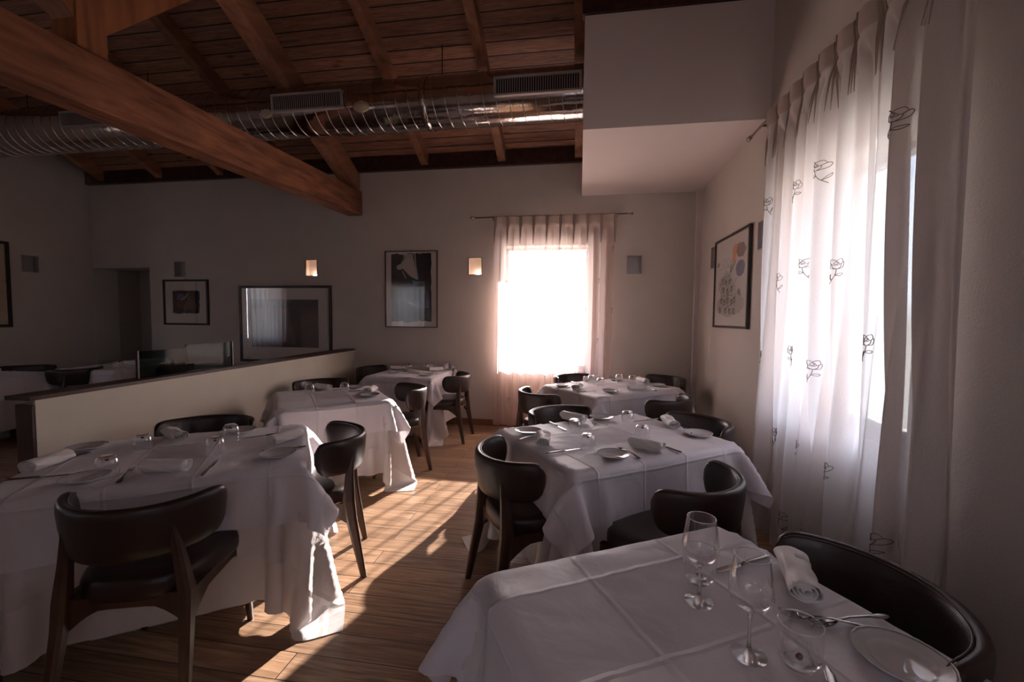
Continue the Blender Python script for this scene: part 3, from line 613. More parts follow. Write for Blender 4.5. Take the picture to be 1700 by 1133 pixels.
def curtain(label, origin, U, Nn, width, height, mat, pleat=.17, amp=.055, seed=1, roses=(), rose_size=.035, name='curtain', gather=1.0, skew=0.0, header=.10):
    """hangs down from origin; U along the rod, Nn towards the room"""
    U, Nn = Vector(U), Vector(Nn); r = random.Random(seed); npl = max(2, round(width/pleat)); O = Vector(origin)
    ph = [r.uniform(0, 2*PI) for _ in range(12)]
    amps = [r.uniform(.6, 1.3) for _ in range(npl+2)]
    def S(u, v):
        s = u/width; t = v/height; k = s*npl; i = int(min(k, npl-1e-6)); fr = k-i
        # header: cloth bows to the room between pinch pleats
        bow = max(0, math.sin(PI*min(1, max(0, fr))))**.8
        hd = .040*bow
        nar = amp*(.9*math.cos(2*PI*(k + .35*math.sin(2.1*t+ph[0])*t + .12*math.sin(k*1.3+ph[1]))) + .35*math.sin(2*PI*(k*2.03+.3*t)+ph[2]+k))*amps[i]*(1-fr) + \
              amp*(.9*math.cos(2*PI*(k + .35*math.sin(2.1*t+ph[0])*t + .12*math.sin(k*1.3+ph[1]))) + .35*math.sin(2*PI*(k*2.03+.3*t)+ph[2]+k))*amps[i+1]*fr
        w0 = min(1, max(0, (v-header)/.18)); w0 = w0*w0*(3-2*w0)
        edge = min(1, min(s, 1-s)*npl*1.5+.25)
        n_ = hd*(1-w0) + nar*w0*(.65+.45*t)*edge
        if v < header*1.25: n_ -= .012*math.exp(-((v-header)/.02)**2)*1
        du_ = .26*pleat*math.sin(4*PI*k/1.0+ph[3]+.8*t)*w0*.25 + .02*math.sin(3*t+ph[4]+k*.5)*t
        du_ += skew*t*(s-.5)*width
        return O + U*(u*1.0 + du_) + Nn*(n_+.02) + Vector((0, 0, -v))
    c = thing(name, label, 'curtain', O)
    bm = bmesh.new(); l = bm.loops.layers.uv.new('uv'); nu = int(npl*26); nv = 60
    vv = [0, .012] + [header*i/5 for i in range(1, 6)] + [header + (height-header)*((i/nv)**1.15) for i in range(1, nv+1)]
    G = [[bm.verts.new(S(width*i/nu, v)-O) for i in range(nu+1)] for v in vv]
    for j in range(len(vv)-1):
        for i in range(nu):
            f = bm.faces.new((G[j][i], G[j][i+1], G[j+1][i+1], G[j+1][i])); f.smooth = True; f.material_index = 2 if vv[j] < header-.003 else 0
            for lp, (a, b) in zip(f.loops, ((i, j), (i+1, j), (i+1, j+1), (i, j+1))): lp[l].uv = (width*a/nu*1.6, vv[b])
    # stitched pinch pleats stand out at the header
    for k in range(npl+1):
        u = width*k/npl
        for off in (-.010, .0, .010):
            a = [S(u+off, v) - O + Nn*(.012 if off == 0 else .006) for v in (-.03 if off == 0 else 0.0, .03, header, header+.08, header+.24)]
            tube(bm, a, [.003, .009, .008, .006, .0015], 6, mi=2)
    def thr(pts, r_):
        P = [S(max(.002, min(width-.002, u)), v) - O + Nn*.004 for u, v in pts]; tube(bm, P, r_, 4, mi=1)
    for (u0, v0, sc_) in roses:
        flip = -1 if r.random() < .3 else 1
        tt_ = v0/height
        ph_ = lambda uu: (uu/width*npl) + .35*math.sin(2.1*tt_+ph[0])*tt_ + .12*math.sin(uu/width*npl*1.3+ph[1])
        for _ in range(6): u0 -= (ph_(u0)-round(ph_(u0)))*width/npl
        u0 = max(.03, min(width-.03, u0))
        for st in ROSE:
            pts = []
            for (a, b), (a2, b2) in zip(st, st[1:]):
                pts.append((u0+flip*a*sc_, v0-b*sc_))
            pts.append((u0+flip*st[-1][0]*sc_, v0-st[-1][1]*sc_)); thr(pts, .0016*sc_/.035)
    me = bpy.data.meshes.new('drape'); bm.to_mesh(me); bm.free(); me.materials.append(mat); me.materials.append(THREAD); me.materials.append(VOILEH)
    for p in me.polygons: p.use_smooth = True
    d = bpy.data.objects.new('drape', me); COL.objects.link(d); d.parent = c
    return c
def rod(label, a, b, wall_n, off, brackets):
    a, b = Vector(a), Vector(b); c = thing('curtain_rod', label, 'curtain rod', a); d = (b-a).normalized()
    bm = bmesh.new(); tube(bm, [Vector((0, 0, 0)), b-a], .009, 10); obj('rod', bm, BRASS, c)
    for p, s in ((Vector((0, 0, 0)), -1), (b-a, 1)):
        bm = bmesh.new(); tube(bm, [p, p+d*s*.02, p+d*s*.022, p+d*s*.06, p+d*s*.065], [.012, .012, .016, .016, .006], 12); obj('finial', bm, STEEL, c)
    for t in brackets:
        p = (b-a)*t; bm = bmesh.new(); tube(bm, [p, p+Vector(wall_n)*off], .008, 8); tube(bm, [p+Vector(wall_n)*(off-.01), p+Vector(wall_n)*(off-.001)], .022, 12); obj('bracket', bm, STEEL, c)
rs = []
for j, v in enumerate((.42, .78, 1.18, 1.58, 1.98, 2.36)):
    for i in range(6): rs.append((.12+i*.26+(.13 if j % 2 else 0), v+.04*math.sin(i*2+j), .022))
rs = [q for q in rs if q[0] < 1.45]
curtain('pinch-pleated sheer embroidered curtain over the bright back window', (-1.09, 5.46, 2.735), (1, 0, 0), (0, -1, 0), 1.50, 2.68, VOILEB, .167, .030, 3, rs, skew=.02)
rod('thin curtain rod above the back window', (-1.36, 5.46, 2.745), (.56, 5.46, 2.745), (0, 1, 0), .14, (.12, .93))
RX = 1.29
rs = []
for j, v in enumerate((.62, 1.12, 1.62, 2.12, 2.56)):
    for i in range(4): rs.append((.13+i*.34+(.17 if j % 2 else 0), v+.03*math.sin(i*3+j), .034))
curtain('long sheer embroidered curtain panel over the right window', (RX, 3.27, 2.865), (0, -1, 0), (-1, 0, 0), 1.13, 2.83, VOILE, .17, .060, 7, [q for q in rs if q[0] < 1.1], skew=.0)
curtain('narrow right-hand curtain panel bunched beside the bare right wall', (RX, 2.11, 2.865), (0, -1, 0), (-1, 0, 0), .44, 2.83, VOILE, .15, .060, 11, [(.12, .60, .034), (.10, 1.5, .034), (.2, 2.3, .034)], skew=.06)
rod('metal curtain rod above the right window', (RX, 3.64, 2.875), (RX, 1.55, 2.875), (1, 0, 0), .15, (.09, .95))
curtain('sheer curtain on the left wall window', (XL+.13, 2.60, 2.75), (0, -1, 0), (1, 0, 0), 1.35, 2.65, VOILED, .17, .03, 5, [])
curtain('sheer curtain on the front wall, left window', (-4.40, YF+.13, 2.75), (-1, 0, 0), (0, 1, 0), 1.4, 2.65, VOILED, .17, .03, 6, [])
curtain('sheer curtain on the front wall, right window', (.90, YF+.13, 2.75), (-1, 0, 0), (0, 1, 0), 1.4, 2.65, VOILED, .17, .03, 8, [])

# ------------------------------------------------------------------ cloth drape by relaxation
def drape(tw, td, h, over, rnd, seed, spacing=.029, steps=230, bvh=None, planes=(), bend=.06, shear=.30):
    nx = int(round((tw+2*over)/spacing))+1; ny = int(round((td+2*over)/spacing))+1
    X, Y = np.meshgrid(np.linspace(-tw/2-over, tw/2+over, nx), np.linspace(-td/2-over, td/2+over, ny), indexing='ij')
    # corners of the cloth rounded by rnd (0 square, 1 quarter disc)
    ax_ = np.clip((abs(X)-tw/2)/over, 0, 1); ay_ = np.clip((abs(Y)-td/2)/over, 0, 1)
    fx = 1-rnd+rnd*np.sqrt(1-ay_**2/2); fy = 1-rnd+rnd*np.sqrt(1-ax_**2/2)
    X = np.where(ax_ > 0, np.sign(X)*(tw/2+ax_*over*fx), X); Y = np.where(ay_ > 0, np.sign(Y)*(td/2+ay_*over*fy), Y)
    rng = np.random.default_rng(seed)
    P = np.stack([X, Y, np.full_like(X, h+.003)], -1); P[..., 2] += rng.normal(0, .002, X.shape)
    rest = P.copy(); UV = np.stack([X, Y], -1)
    def RL(a, b):
        d = rest[a]-rest[b]; d[..., 2] = 0; return np.sqrt((d*d).sum(-1, keepdims=True))
    pin = (abs(X) < tw/2-.012) & (abs(Y) < td/2-.012); wgt = np.where(pin, 0., 1.)[..., None]
    # slight diagonal start so that every corner falls as one cone
    prev = P.copy(); th = .004
    S_ = slice
    groups = []
    for ax in (0, 1):
        for par in (0, 1):
            a = [S_(None)]*2; b = [S_(None)]*2; nn = (nx, ny)[ax]
            ia = np.arange(par, nn-1, 2); a[ax] = ia; b[ax] = ia+1; groups.append((tuple(a), tuple(b), RL(tuple(a), tuple(b)), 1.0))
    for ax in (0, 1):
        for par in range(2):
            nn = (nx, ny)[ax]; ia = np.array([i for i in range(nn-2) if (i//2) % 2 == par])
            a = [S_(None)]*2; b = [S_(None)]*2; a[ax] = ia; b[ax] = ia+2; groups.append((tuple(a), tuple(b), RL(tuple(a), tuple(b)), bend))
    for par in (0, 1):
        ia = np.arange(par, nx-1, 2)
        for a, b in (((ia, S_(0, ny-1)), (ia+1, S_(1, ny))), ((ia, S_(1, ny)), (ia+1, S_(0, ny-1)))): groups.append((a, b, RL(a, b), shear))
    hx, hy = tw/2+th, td/2+th
    for it in range(steps):
        damp = .965 if it < steps*.7 else .90
        vel = (P-prev)*damp; vel[..., 2] -= .00065; m = np.sqrt((vel**2).sum(-1, keepdims=True)); vel *= np.minimum(1, .03/np.maximum(m, 1e-9))
        prev = P.copy(); P = P + vel*wgt
        for _ in range(7):
            for a, b, L0, k in groups:
                A, B = P[a], P[b]; wa, wb = wgt[a], wgt[b]; d = B-A; l = np.sqrt((d*d).sum(-1, keepdims=True))+1e-9
                c = d*(k*(l-L0)/l/np.maximum(wa+wb, 1e-6)); P[a] = A+c*wa; P[b] = B-c*wb
        # collisions: table block and floor
        ins = (abs(P[..., 0]) < hx) & (abs(P[..., 1]) < hy) & (P[..., 2] < h+.002)
        if ins.any():
            dxs = hx-abs(P[..., 0]); dys = hy-abs(P[..., 1]); dz = h+.002-P[..., 2]
            mz = ins & (dz <= np.minimum(dxs, dys)+.004); P[..., 2] = np.where(mz, h+.002, P[..., 2])
            mxx = ins & ~mz & (dxs <= dys); P[..., 0] = np.where(mxx, np.sign(P[..., 0])*hx, P[..., 0])
            myy = ins & ~mz & ~mxx; P[..., 1] = np.where(myy, np.sign(P[..., 1])*hy, P[..., 1])
        for (pnx, pny, pd) in planes:
            dd = P[..., 0]*pnx + P[..., 1]*pny - pd; P[..., 0] -= np.where(dd > 0, dd*pnx, 0); P[..., 1] -= np.where(dd > 0, dd*pny, 0)
        fl = P[..., 2] < .004
        if fl.any():
            P[..., 2] = np.where(fl, .004, P[..., 2]); 
            P[..., :2] = np.where(fl[..., None], prev[..., :2]+(P[..., :2]-prev[..., :2])*.8, P[..., :2])
        if bvh is not None and it > 20 and (it % 2 == 0 or it > steps-6):
            idx = np.argwhere(~pin)
            for i, j in idx:
                p = Vector(P[i, j]); loc, nrm, fi, ds = bvh.find_nearest(p, .05)
                if loc is not None:
                    if nrm.dot(Vector((loc.x, loc.y, .25))) < 0: nrm = -nrm
                    sdist = (p-loc).dot(nrm)
                    if sdist < .007: P[i, j] = loc + nrm*.007
    return P, UV
def cloth_mesh(name, P, UV, flip=False):
    nx, ny = P.shape[:2]; me = bpy.data.meshes.new(name); idx = np.arange(nx*ny).reshape(nx, ny)
    F = np.stack([idx[:-1, :-1], idx[1:, :-1], idx[1:, 1:], idx[:-1, 1:]], -1).reshape(-1, 4)
    me.from_pydata(P.reshape(-1, 3).tolist(), [], F.tolist()); ul = me.uv_layers.new(name='uv'); uvf = UV.reshape(-1, 2)
    li = np.zeros(len(me.loops), dtype=np.int32); me.loops.foreach_get('vertex_index', li)
    ul.data.foreach_set('uv', (uvf[li]+.137).ravel().astype(np.float32)); me.polygons.foreach_set('use_smooth', [True]*len(me.polygons)); me.update(); return me
def bvh_of(P):
    nx, ny = P.shape[:2]; idx = np.arange(nx*ny).reshape(nx, ny)
    F = np.stack([idx[:-1, :-1], idx[1:, :-1], idx[1:, 1:], idx[:-1, 1:]], -1).reshape(-1, 4)
    return BVHTree.FromPolygons([tuple(p) for p in P.reshape(-1, 3)], [tuple(f) for f in F.tolist()])
TT = .742
HWX = lambda y: -2.905 - (y-1.85)*.058
def table(key, size, x, y, deg, where, seed, over=.570, reuse=None):
    tw, td = size; rz = math.radians(deg)
    pl = []
    for (wx, wy, wd) in ((1, 0, XR-.03), (0, 1, YB-.03), (-1, 0, (2.92+max(0, (y-2.4))*.058 if x > -3 else -XL)-.03)):
        c_, s_ = math.cos(rz), math.sin(rz); pl.append((wx*c_+wy*s_, -wx*s_+wy*c_, wd-(wx*x+wy*y)))
    if reuse: U_, uu, T_, tu = reuse
    else:
        U_, uu = drape(tw, td, TT, over, .12, seed, planes=pl)
        T_, tu = drape(tw+.012, td+.012, TT+.006, .245, 0, seed+10, spacing=.027, steps=140, bvh=bvh_of(U_), planes=pl, bend=.5, shear=.7)
    und, topc = cloth_mesh('undercloth', U_, uu), cloth_mesh('tablecloth', T_, tu)
    t = thing('dining_table', 'table under white cloths, %s' % where, 'table', (x, y, 0), rz)
    bm = bmesh.new(); box(bm, -tw/2+.012, tw/2-.012, -td/2+.012, td/2-.012, TT-.03, TT-.003, bev=.008); obj('tabletop', bm, DARKW, t)
    bm = bmesh.new(); box(bm, -tw/2+.27, tw/2-.27, -td/2+.22, td/2-.22, .0, TT-.031, bev=.004); obj('table_base', bm, CREAM, t)
    for nme, me, mt, lab in (('undercloth', und, CLOTHU, 'floor-length white undercloth of the table %s'), ('tablecloth', topc, CLOTH, 'creased white top cloth on the table %s')):
        o = bpy.data.objects.new(nme, me); COL.objects.link(o); o.location = (x, y, 0); o.rotation_euler = (0, 0, rz); me.materials.append(mt)
        tag(o, lab % where, 'tablecloth', 'white cloths on the dining tables')
    return U_, uu, T_, tu
WH = {'B': 'nearest the camera', 'M': 'middle of right side', 'Bk': 'in the far right corner', 'L1': 'nearest on the left', 'L2': 'second on the left', 'L3': 'third on the left'}
TB = {'B': ((1.14, .86), .3925, .825, -60.5, 11), 'M': ((1.14, .86), .20, 2.60, 35.5, 2), 'Bk': ((1.14, .86), .34, 4.55, 40, 3), 'L1': ((1.14, .86), -1.995, 1.85, 34.5, 4), 'L2': ((.88, .88), -2.17, 3.465, 39, 5), 'L3': ((.84, .82), -2.09, 5.12, 0, 6)}
KEEP = {}
for k, v in TB.items(): KEEP[k] = table(k, *v[:4], WH[k], v[4])
table('s', (.88, .88), -6.75, 3.75, 8, 'beyond the partition near the left wall', 1, reuse=KEEP['L2']); table('s', (.84, .82), -6.2, 4.85, 6, 'beyond the partition near the alcove', 1, reuse=KEEP['L3'])

# ------------------------------------------------------------------ chairs
def make_chair(label):
    c = thing('dining_chair', label, 'chair')
    # seat cushion
    def outline(s, z, n=40):
        P = []
        for k in range(n):
            a = 2*PI*k/n; e_ = .62; cx_ = math.copysign(abs(math.cos(a))**e_, math.cos(a)); sy_ = math.copysign(abs(math.sin(a))**e_, math.sin(a))
            w_ = .226 + .026*sy_; P.append((cx_*w_*s, sy_*.236*s + .008, z))
        return P
    bm = bmesh.new(); loft(bm, [outline(.93, .405), outline(.985, .415), outline(1, .435), outline(1, .465), outline(.98, .485), outline(.93, .496), outline(.75, .502), outline(.3, .505)]); obj('seat', bm, LEATHER, c)
    # frame with arched rails
    bm = bmesh.new()
    def rail(a, b, t=.024, h0=.115, h1=.045, n=12):
        a, b = Vector(a), Vector(b); d = (b-a); nn = Vector((-d.y, d.x, 0)).normalized()*t/2
        L0 = []
        for i in range(n+1):
            s = i/n; hh = h1 + (h0-h1)*max(0, (abs(2*s-1)-.45)/.55)**1.4; p = a+d*s
            L0.append([p-nn+Vector((0, 0, .43)), p+nn+Vector((0, 0, .43)), p+nn+Vector((0, 0, .43-hh)), p-nn+Vector((0, 0, .43-hh))])
        loft(bm, L0, smooth=False)
    rail((-.2, .2, 0), (.2, .2, 0)); rail((-.185, -.2, 0), (.185, -.2, 0)); rail((-.205, -.2, 0), (-.21, .2, 0)); rail((.205, -.2, 0), (.21, .2, 0))
    obj('seat_frame', bm, DARKW, c)
    def leg(P, w_):
        bm = bmesh.new(); L0 = []
        for p, (a, b) in zip(P, w_):
            L0.append([Vector(p)+Vector((x*a, y*b, 0)) for x, y in ((-1, -.55), (-.55, -1), (.55, -1), (1, -.55), (1, .55), (.55, 1), (-.55, 1), (-1, .55))])
        loft(bm, L0, smooth=False); obj('leg', bm, DARKW, c)
    for s in (-1, 1):
        leg([(s*.226, .232, 0), (s*.213, .205, .30), (s*.208, .198, .43)], [(.012, .012), (.020, .021), (.023, .025)])
        leg([(s*.220, -.285, 0), (s*.203, -.222, .34), (s*.20, -.210, .44), (s*.183, -.214, .57), (s*.168, -.226, .70)], [(.014, .015), (.021, .029), (.023, .032), (.018, .023), (.012, .012)])
    # curved padded backrest
    bm = bmesh.new(); loops = []; nt_ = 46; TM = 84
    for i in range(nt_+1):
        t = -1+2*i/nt_; tt = abs(t); a = math.radians(TM*t)
        k = max(.0, 1-tt**16)**.5 if tt < 1 else 0
        k = max(k, .30)
        up = .090*k; dn = .112*k*(1-.10*tt**2); zc = .695 - .006*(1-tt*tt) + .006*tt**3
        th_ = .021*max(.25, k)
        lp = []
        for j in range(16):
            b = 2*PI*j/16; cs, sn = math.cos(b), math.sin(b); e2 = .55
            oz = math.copysign(abs(sn)**e2, sn)*(up if sn > 0 else dn); orr = math.copysign(abs(cs)**.7, cs)*th_
            R_ = .258 + .10*oz + orr
            yy = -.018 - R_*math.cos(a)*1.0; xx = R_*math.sin(a)*1.02
            lp.append((xx, yy, zc+oz))
        loops.append(lp)
    loft(bm, loops); bk = obj('backrest', bm, LEATHER, c)
    bm = bmesh.new(); pts = []
    for i in range(nt_+1):
        t = -.94+1.88*i/nt_; tt = abs(t); a = math.radians(TM*t); k = max(.05, max(0, 1-tt**16)**.5); zc = .695-.006*(1-tt*tt)+.006*tt**3
        oz = .090*k*.90; R_ = .258+.10*oz-.0165*max(.25, k); pts.append((R_*math.sin(a)*1.02, -.018-R_*math.cos(a), zc+oz+.002))
    tube(bm, pts, .0028, 6); obj('piping', bm, STITCH, bk)
    return c
CH = [('M', (-.235, 2.20), 30, 'leather chair at the left corner of the table %s'), ('M', (.42, 1.99), 143, 'leather chair with its back to the camera at the table %s'),
      ('M', (-.06, 3.05), -48, 'leather chair at the far left side of the table %s'), ('M', (.70, 2.96), -153, 'leather chair by the wall side of the table %s'),
      ('Bk', (-.27, 4.02), 36, 'leather chair at the left of the table %s'), ('Bk', (.0, 5.05), -45, 'leather chair in front of the window curtain at the table %s'),
      ('Bk', (.92, 5.14), -145, 'leather chair in the corner behind the table %s'), ('Bk', (.69, 3.93), 140, 'leather chair on the near right side of the table %s'),
      ('L1', (-1.52, 2.225), -153, 'leather chair in the aisle at the right end of the table %s'), ('L1', (-1.675, 1.465), 108, 'big dark leather chair in the foreground before the table %s'),
      ('L1', (-2.30, 2.27), -68, 'leather chair between partition and table %s'), ('L1', (-2.50, 1.30), 34, 'leather chair at the left end of the table %s'),
      ('L2', (-2.60, 4.02), -45, 'leather chair against the partition at the table %s'), ('L2', (-1.74, 3.85), -145, 'leather chair in the aisle at the table %s'),
      ('L3', (-1.58, 4.92), 180, 'leather chair at the right of the table %s'), ('L3', (-2.63, 5.33), -8, 'leather chair at the left of the table %s'),
      ('B', (.625, 1.175), -171, 'large near leather chair under the curtain at the table %s')]
first = None
GRP = 'dark leather chairs around the dining tables'
for k, (x, y), deg, lab in CH:
    rz = math.radians(deg-90); lab = lab % WH[k]
    if first is None:
        first = make_chair(lab); first.location = (x, y, 0); first.rotation_euler = (0, 0, rz); first['group'] = GRP
    else: dup(first, (x, y, 0), rz, lab, GRP)
for x, y, deg, lab in ((-6.35, 4.45, 170, 'dark chair beyond the partition between the two dim tables'), (-5.6, 5.05, 190, 'dark chair behind the glass screens by the back wall'), (-6.95, 4.35, -60, 'dark chair near the left wall beyond the partition')):
    dup(first, (x, y, 0), math.radians(deg-90), lab, GRP)

# ------------------------------------------------------------------ tableware
ZT = TT+.0112
def make_plate():
    c = thing('bread_plate', '', 'plate'); bm = bmesh.new()
    sc_ = lambda j, a: 1+(.018*abs(math.cos(a*9))-.009 if j in (4, 5, 6) else 0)
    lathe(bm, [(.0, .004), (.046, .004), (.054, .0095), (.060, .0125), (.076, .0165), (.082, .020), (.080, .0165), (.052, .003), (.040, 0), (.0, 0)], 72, mod=sc_)
    bmesh.ops.remove_doubles(bm, verts=bm.verts, dist=1e-5)
    obj('dish', bm, CHINA, c)
    bm = bmesh.new(); pts = [(.0815*(1+.018*abs(math.cos(a*9))-.009)*math.cos(a), .0815*(1+.018*abs(math.cos(a*9))-.009)*math.sin(a), .020) for a in [2*PI*k/108 for k in range(109)]]
    tube(bm, pts, .0016, 5, cap=False); obj('fluted_rim', bm, CHINA, c); return c
def make_tumbler():
    c = thing('water_tumbler', '', 'glass'); bm = bmesh.new()
    lathe(bm, [(.0, .003), (.026, .003), (.034, .007), (.0385, .018), (.041, .04), (.0415, .06), (.040, .088)], 40); bmesh.ops.remove_doubles(bm, verts=bm.verts, dist=1e-5); obj('glass_body', bm, GLASS, c)
    bm = bmesh.new(); lathe(bm, [(.0, .0), (.028, .0), (.030, .003), (.024, .008), (.0, .009)], 32); bmesh.ops.remove_doubles(bm, verts=bm.verts, dist=1e-5); obj('glass_base', bm, GLASSB, c)
    bm = bmesh.new(); tube(bm, [(.040*math.cos(a), .040*math.sin(a), .088) for a in [2*PI*k/48 for k in range(49)]], .0012, 6, cap=False); obj('rim', bm, GLASSB, c)
    bm = bmesh.new(); bmesh.ops.create_uvsphere(bm, u_segments=16, v_segments=10, radius=.0075, matrix=Matrix.Translation((0, 0, .0165))); obj('red_bead', bm, BEAD, c, smooth=True)
    return c
def make_wine():
    c = thing('wine_glass', '', 'glass'); bm = bmesh.new()
    prof = [(.0, .098), (.012, .099), (.026, .106), (.038, .118), (.043, .132), (.0425, .150), (.038, .180), (.033, .213)]
    lathe(bm, prof, 48); bmesh.ops.remove_doubles(bm, verts=bm.verts, dist=1e-5); obj('bowl', bm, GLASS, c)
    bm = bmesh.new(); lathe(bm, [(.0, 0), (.033, 0), (.0345, .0012), (.033, .002), (.016, .005), (.006, .012), (.0036, .03), (.0034, .075), (.005, .09), (.009, .0965), (.0, .0985)], 40); bmesh.ops.remove_doubles(bm, verts=bm.verts, dist=1e-5); obj('stem_and_foot', bm, GLASSB, c)
    bm = bmesh.new(); tube(bm, [(.033*math.cos(a), .033*math.sin(a), .213) for a in [2*PI*k/48 for k in range(49)]], .0011, 6, cap=False); obj('rim', bm, GLASSB, c)
    return c
def make_napkin():
    c = thing('rolled_napkin', '', 'napkin'); bm = bmesh.new(); n = 22; loops = []
    for i in range(n+1):
        s = i/n; x = -.09+.18*s; lp = []
        for j in range(28):
            a = 2*PI*j/28; r1 = (.034-.004*s)*(1+.07*math.sin(3*a+4*s)+.05*math.sin(5*a-9*s)+.03*math.sin(14*s+a)); lp.append((x+.004*math.sin(2*a), r1*math.cos(a)*1.12, .0285+r1*math.sin(a)*.80))
        loops.append(lp)
    loft(bm, loops, cap=False)
    for e_ in (-1, 1):  # spiral of cloth layers seen at each end
        P0, P1 = [], []
        for k in range(48):
            a = k*.36; r1 = (.0325-.002*e_)*(1-k/58)*(1+.07*math.sin(3*a)); x0 = e_*(.09-.002*math.sin(a*2)); P0.append(bm.verts.new((x0, r1*math.cos(a)*1.12, .0285+r1*math.sin(a)*.8))); P1.append(bm.verts.new((x0-e_*.05, r1*math.cos(a)*1.12, .0285+r1*math.sin(a)*.8)))
        for k in range(47): bm.faces.new((P0[k], P0[k+1], P1[k+1], P1[k])).smooth = True
    o = obj('linen_roll', bm, NAPKIN, c); md = o.modifiers.new('thick', 'SOLIDIFY'); md.thickness = .0018; md.offset = 0
    return c
def flatloft(bm, prof, t):
    """prof: (x, half width, z) list"""
    L0 = []
    for x, w_, z in prof:
        L0.append([(x, w_*math.cos(a), z + t*math.sin(a)) for a in [2*PI*k/10 for k in range(10)]])
    loft(bm, L0)
def make_knife():
    c = thing('table_knife', '', 'knife'); bm = bmesh.new()
    flatloft(bm, [(0.0, .006, .004), (.02, .010, .004), (.06, .0105, .004), (.10, .009, .004), (.118, .004, .003), (.122, .0005, .003)], .0009); obj('blade', bm, STEEL, c)
    bm = bmesh.new(); flatloft(bm, [(-.105, .001, .0055), (-.103, .007, .0055), (-.09, .0095, .0055), (-.05, .0075, .0055), (-.012, .0062, .0055), (.002, .0055, .0045)], .0042); obj('handle', bm, STEEL, c)
    return c
def make_fork():
    c = thing('table_fork', '', 'fork'); bm = bmesh.new()
    flatloft(bm, [(-.105, .001, .005), (-.103, .009, .005), (-.085, .011, .006), (-.05, .006, .010), (0, .0032, .012), (.03, .0035, .009), (.045, .009, .005), (.058, .0125, .004), (.066, .0125, .004)], .0016); obj('handle', bm, STEEL, c)
    for y in (-.0098, -.0033, .0033, .0098):
        bm = bmesh.new(); tube(bm, [(.064, y, .004), (.085, y*.98, .0035), (.105, y*.95, .0075)], [.0021, .0018, .0010], 6); obj('tine', bm, STEEL, c)
    return c
KIND = {'plate': make_plate, 'tum': make_tumbler, 'wine': make_wine, 'nap': make_napkin, 'knife': make_knife, 'fork': make_fork}
NAMES = {'plate': 'white fluted bread plate', 'tum': 'upside-down tumbler with dark red bead', 'wine': 'stemmed wine glass', 'nap': 'rolled white napkin', 'knife': 'steel table knife', 'fork': 'steel table fork'}
GR = {'plate': 'white bread plates', 'tum': 'clear tumblers with red beads', 'wine': 'stemmed wine glasses', 'nap': 'rolled white napkins', 'knife': 'steel table knives', 'fork': 'steel table forks'}
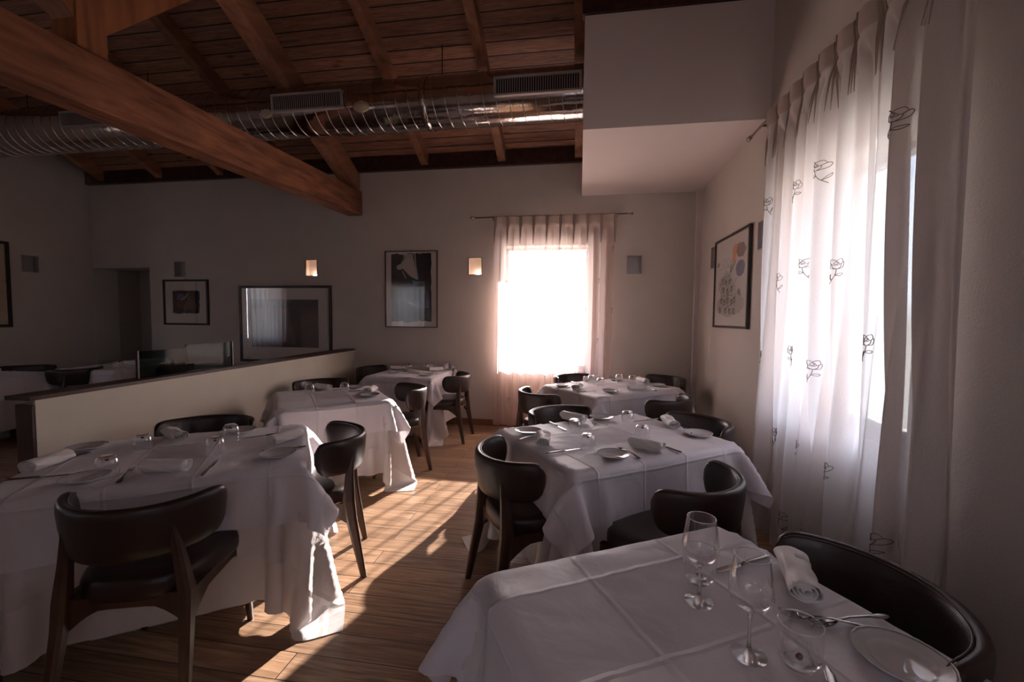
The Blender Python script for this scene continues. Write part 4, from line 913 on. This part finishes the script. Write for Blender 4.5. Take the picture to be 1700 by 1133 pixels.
ITEMS = {
 'M': dict(plate=[(-.295, 2.554, 0, 'left corner'), (.164, 3.016, 0, 'far side'), (.18, 2.188, 0, 'near side'), (.719, 2.695, 0, 'right side')],
           nap=[(-.19, 2.35, -86, 'left corner'), (-.028, 2.926, -35, 'far side'), (.367, 2.349, -35, 'near side'), (.600, 2.905, -85, 'right side')],
           knife=[(-.073, 2.222, 35, 'left corner'), (-.132, 2.75, -58, 'far side'), (.474, 2.399, 127, 'near side'), (.47, 3.03, -147, 'right side')],
           fork=[(-.265, 2.459, 49, 'left corner'), (.263, 2.264, 116, 'near side'), (.08, 2.935, -60, 'far side'), (.66, 2.82, 105, 'right side')],
           tum=[(.055, 2.276, 0, 'left corner'), (-.018, 2.594, 0, 'far side'), (.37, 2.535, 0, 'near side'), (.328, 2.907, 0, 'right side')]),
 'L1': dict(plate=[(-2.036, 1.459, 0, 'camera side'), (-2.50, 1.806, 0, 'left end'), (-1.471, 1.888, 0, 'right end'), (-1.99, 2.24, 0, 'partition side')],
           nap=[(-2.391, 1.57, 101, 'left end'), (-1.805, 1.607, 12, 'camera side'), (-1.607, 2.13, 73, 'right end'), (-2.25, 2.06, -25, 'partition side')],
           knife=[(-2.257, 1.448, 30, 'camera side'), (-1.655, 1.678, 119, 'right end'), (-2.453, 1.66, -114, 'left end'), (-1.79, 2.20, -138, 'partition side')],
           fork=[(-1.93, 1.535, 128, 'camera side'), (-1.518, 1.99, 33, 'right end')],
           tum=[(-2.005, 1.52, 0, 'camera side'), (-2.195, 1.832, 0, 'left end'), (-1.796, 1.856, 0, 'right end'), (-1.92, 2.09, 0, 'partition side')]),
 'L2': dict(plate=[(-1.81, 3.489, 0, 'aisle side'), (-2.163, 3.875, 0, 'partition side')], nap=[(-2.41, 3.72, -18, 'partition side'), (-1.90, 3.68, 97, 'aisle side')], knife=[(-2.03, 3.724, 37, 'partition side')],
           fork=[(-2.20, 3.74, 30, 'partition side')], tum=[(-2.40, 3.503, 0, 'partition side'), (-2.136, 3.633, 0, 'aisle side')]),
 'L3': dict(plate=[(-2.29, 5.053, 0, 'left side'), (-1.803, 4.872, 0, 'right side')], nap=[(-2.37, 5.34, 13, 'left side'), (-1.84, 5.32, 35, 'right side')], tum=[(-2.22, 5.352, 0, 'left side'), (-1.999, 5.381, 0, 'right side')],
           fork=[(-1.80, 5.05, -24, 'right side')], knife=[(-2.30, 5.20, 10, 'left side')]),
 'Bk': dict(plate=[(-.17, 4.423, 0, 'left corner'), (.306, 4.155, 0, 'near side'), (.816, 4.643, 0, 'right side'), (.421, 4.99, 0, 'far side')],
           nap=[(-.01, 4.265, 77, 'left corner'), (.574, 4.356, 12, 'near side'), (.145, 4.86, 13, 'far side'), (.700, 4.86, -69, 'right side')],
           knife=[(.072, 4.141, 34, 'left corner'), (-.018, 4.65, -53, 'far side'), (.717, 4.42, 111, 'near side')], fork=[(.42, 4.27, -66, 'near side')],
           tum=[(.14, 4.715, 0, 'far side'), (.227, 4.514, 0, 'left corner'), (.445, 4.86, 0, 'right side'), (.581, 4.80, 0, 'near side')]),
 'B': dict(plate=[(.66, .95, 0, 'right edge')], wine=[(.304, 1.085, 0, 'farther of the pair'), (.36, .923, 0, 'nearer of the pair')], tum=[(.327, 1.174, 0, 'behind the farther wine glass'), (.452, .915, 0, 'upright near glass')],
           knife=[(.472, 1.273, 31, 'behind the wine glasses'), (.472, .80, 75, 'at the bottom of the view')], nap=[(.583, 1.205, -103, 'beside the chair')], fork=[(.63, 1.067, 197, 'beside the napkin'), (.585, 1.055, 170, 'under the other fork')]),
 'A': dict(nap=[(-6.85, 3.98, 20, 'left room'), (-6.1, 5.0, 30, 'in front of the alcove')], tum=[(-6.6, 3.75, 0, 'left room'), (-6.0, 4.75, 0, 'in front of the alcove')]),
}
WH['A'] = 'beyond the partition'
PROTO = {}
for tk, dd in ITEMS.items():
    up = tk == 'B'
    for kind, lst in dd.items():
        for x, y, deg, where in lst:
            base = NAMES[kind]
            if kind == 'tum' and up: base = 'upright tumbler with red bead'
            lab = '%s, %s, table %s' % (base, where, WH[tk])
            z = ZT; rot = (0, 0, math.radians(deg))
            if kind in ('knife', 'fork') and tk != 'B' : rot = (0, 0, math.radians(deg))
            if kind == 'tum' and not up: rot = (PI, 0, 0); z = ZT+.0888
            if kind == 'knife' and up and y > 1: rot = (0, 0, math.radians(deg+180))
            if kind not in PROTO:
                o = KIND[kind](); PROTO[kind] = o; o.location = (x, y, z); o.rotation_euler = rot; o['label'] = lab; o['group'] = GR[kind]
            else: dup(PROTO[kind], (x, y, z), 0, lab, GR[kind], rot)
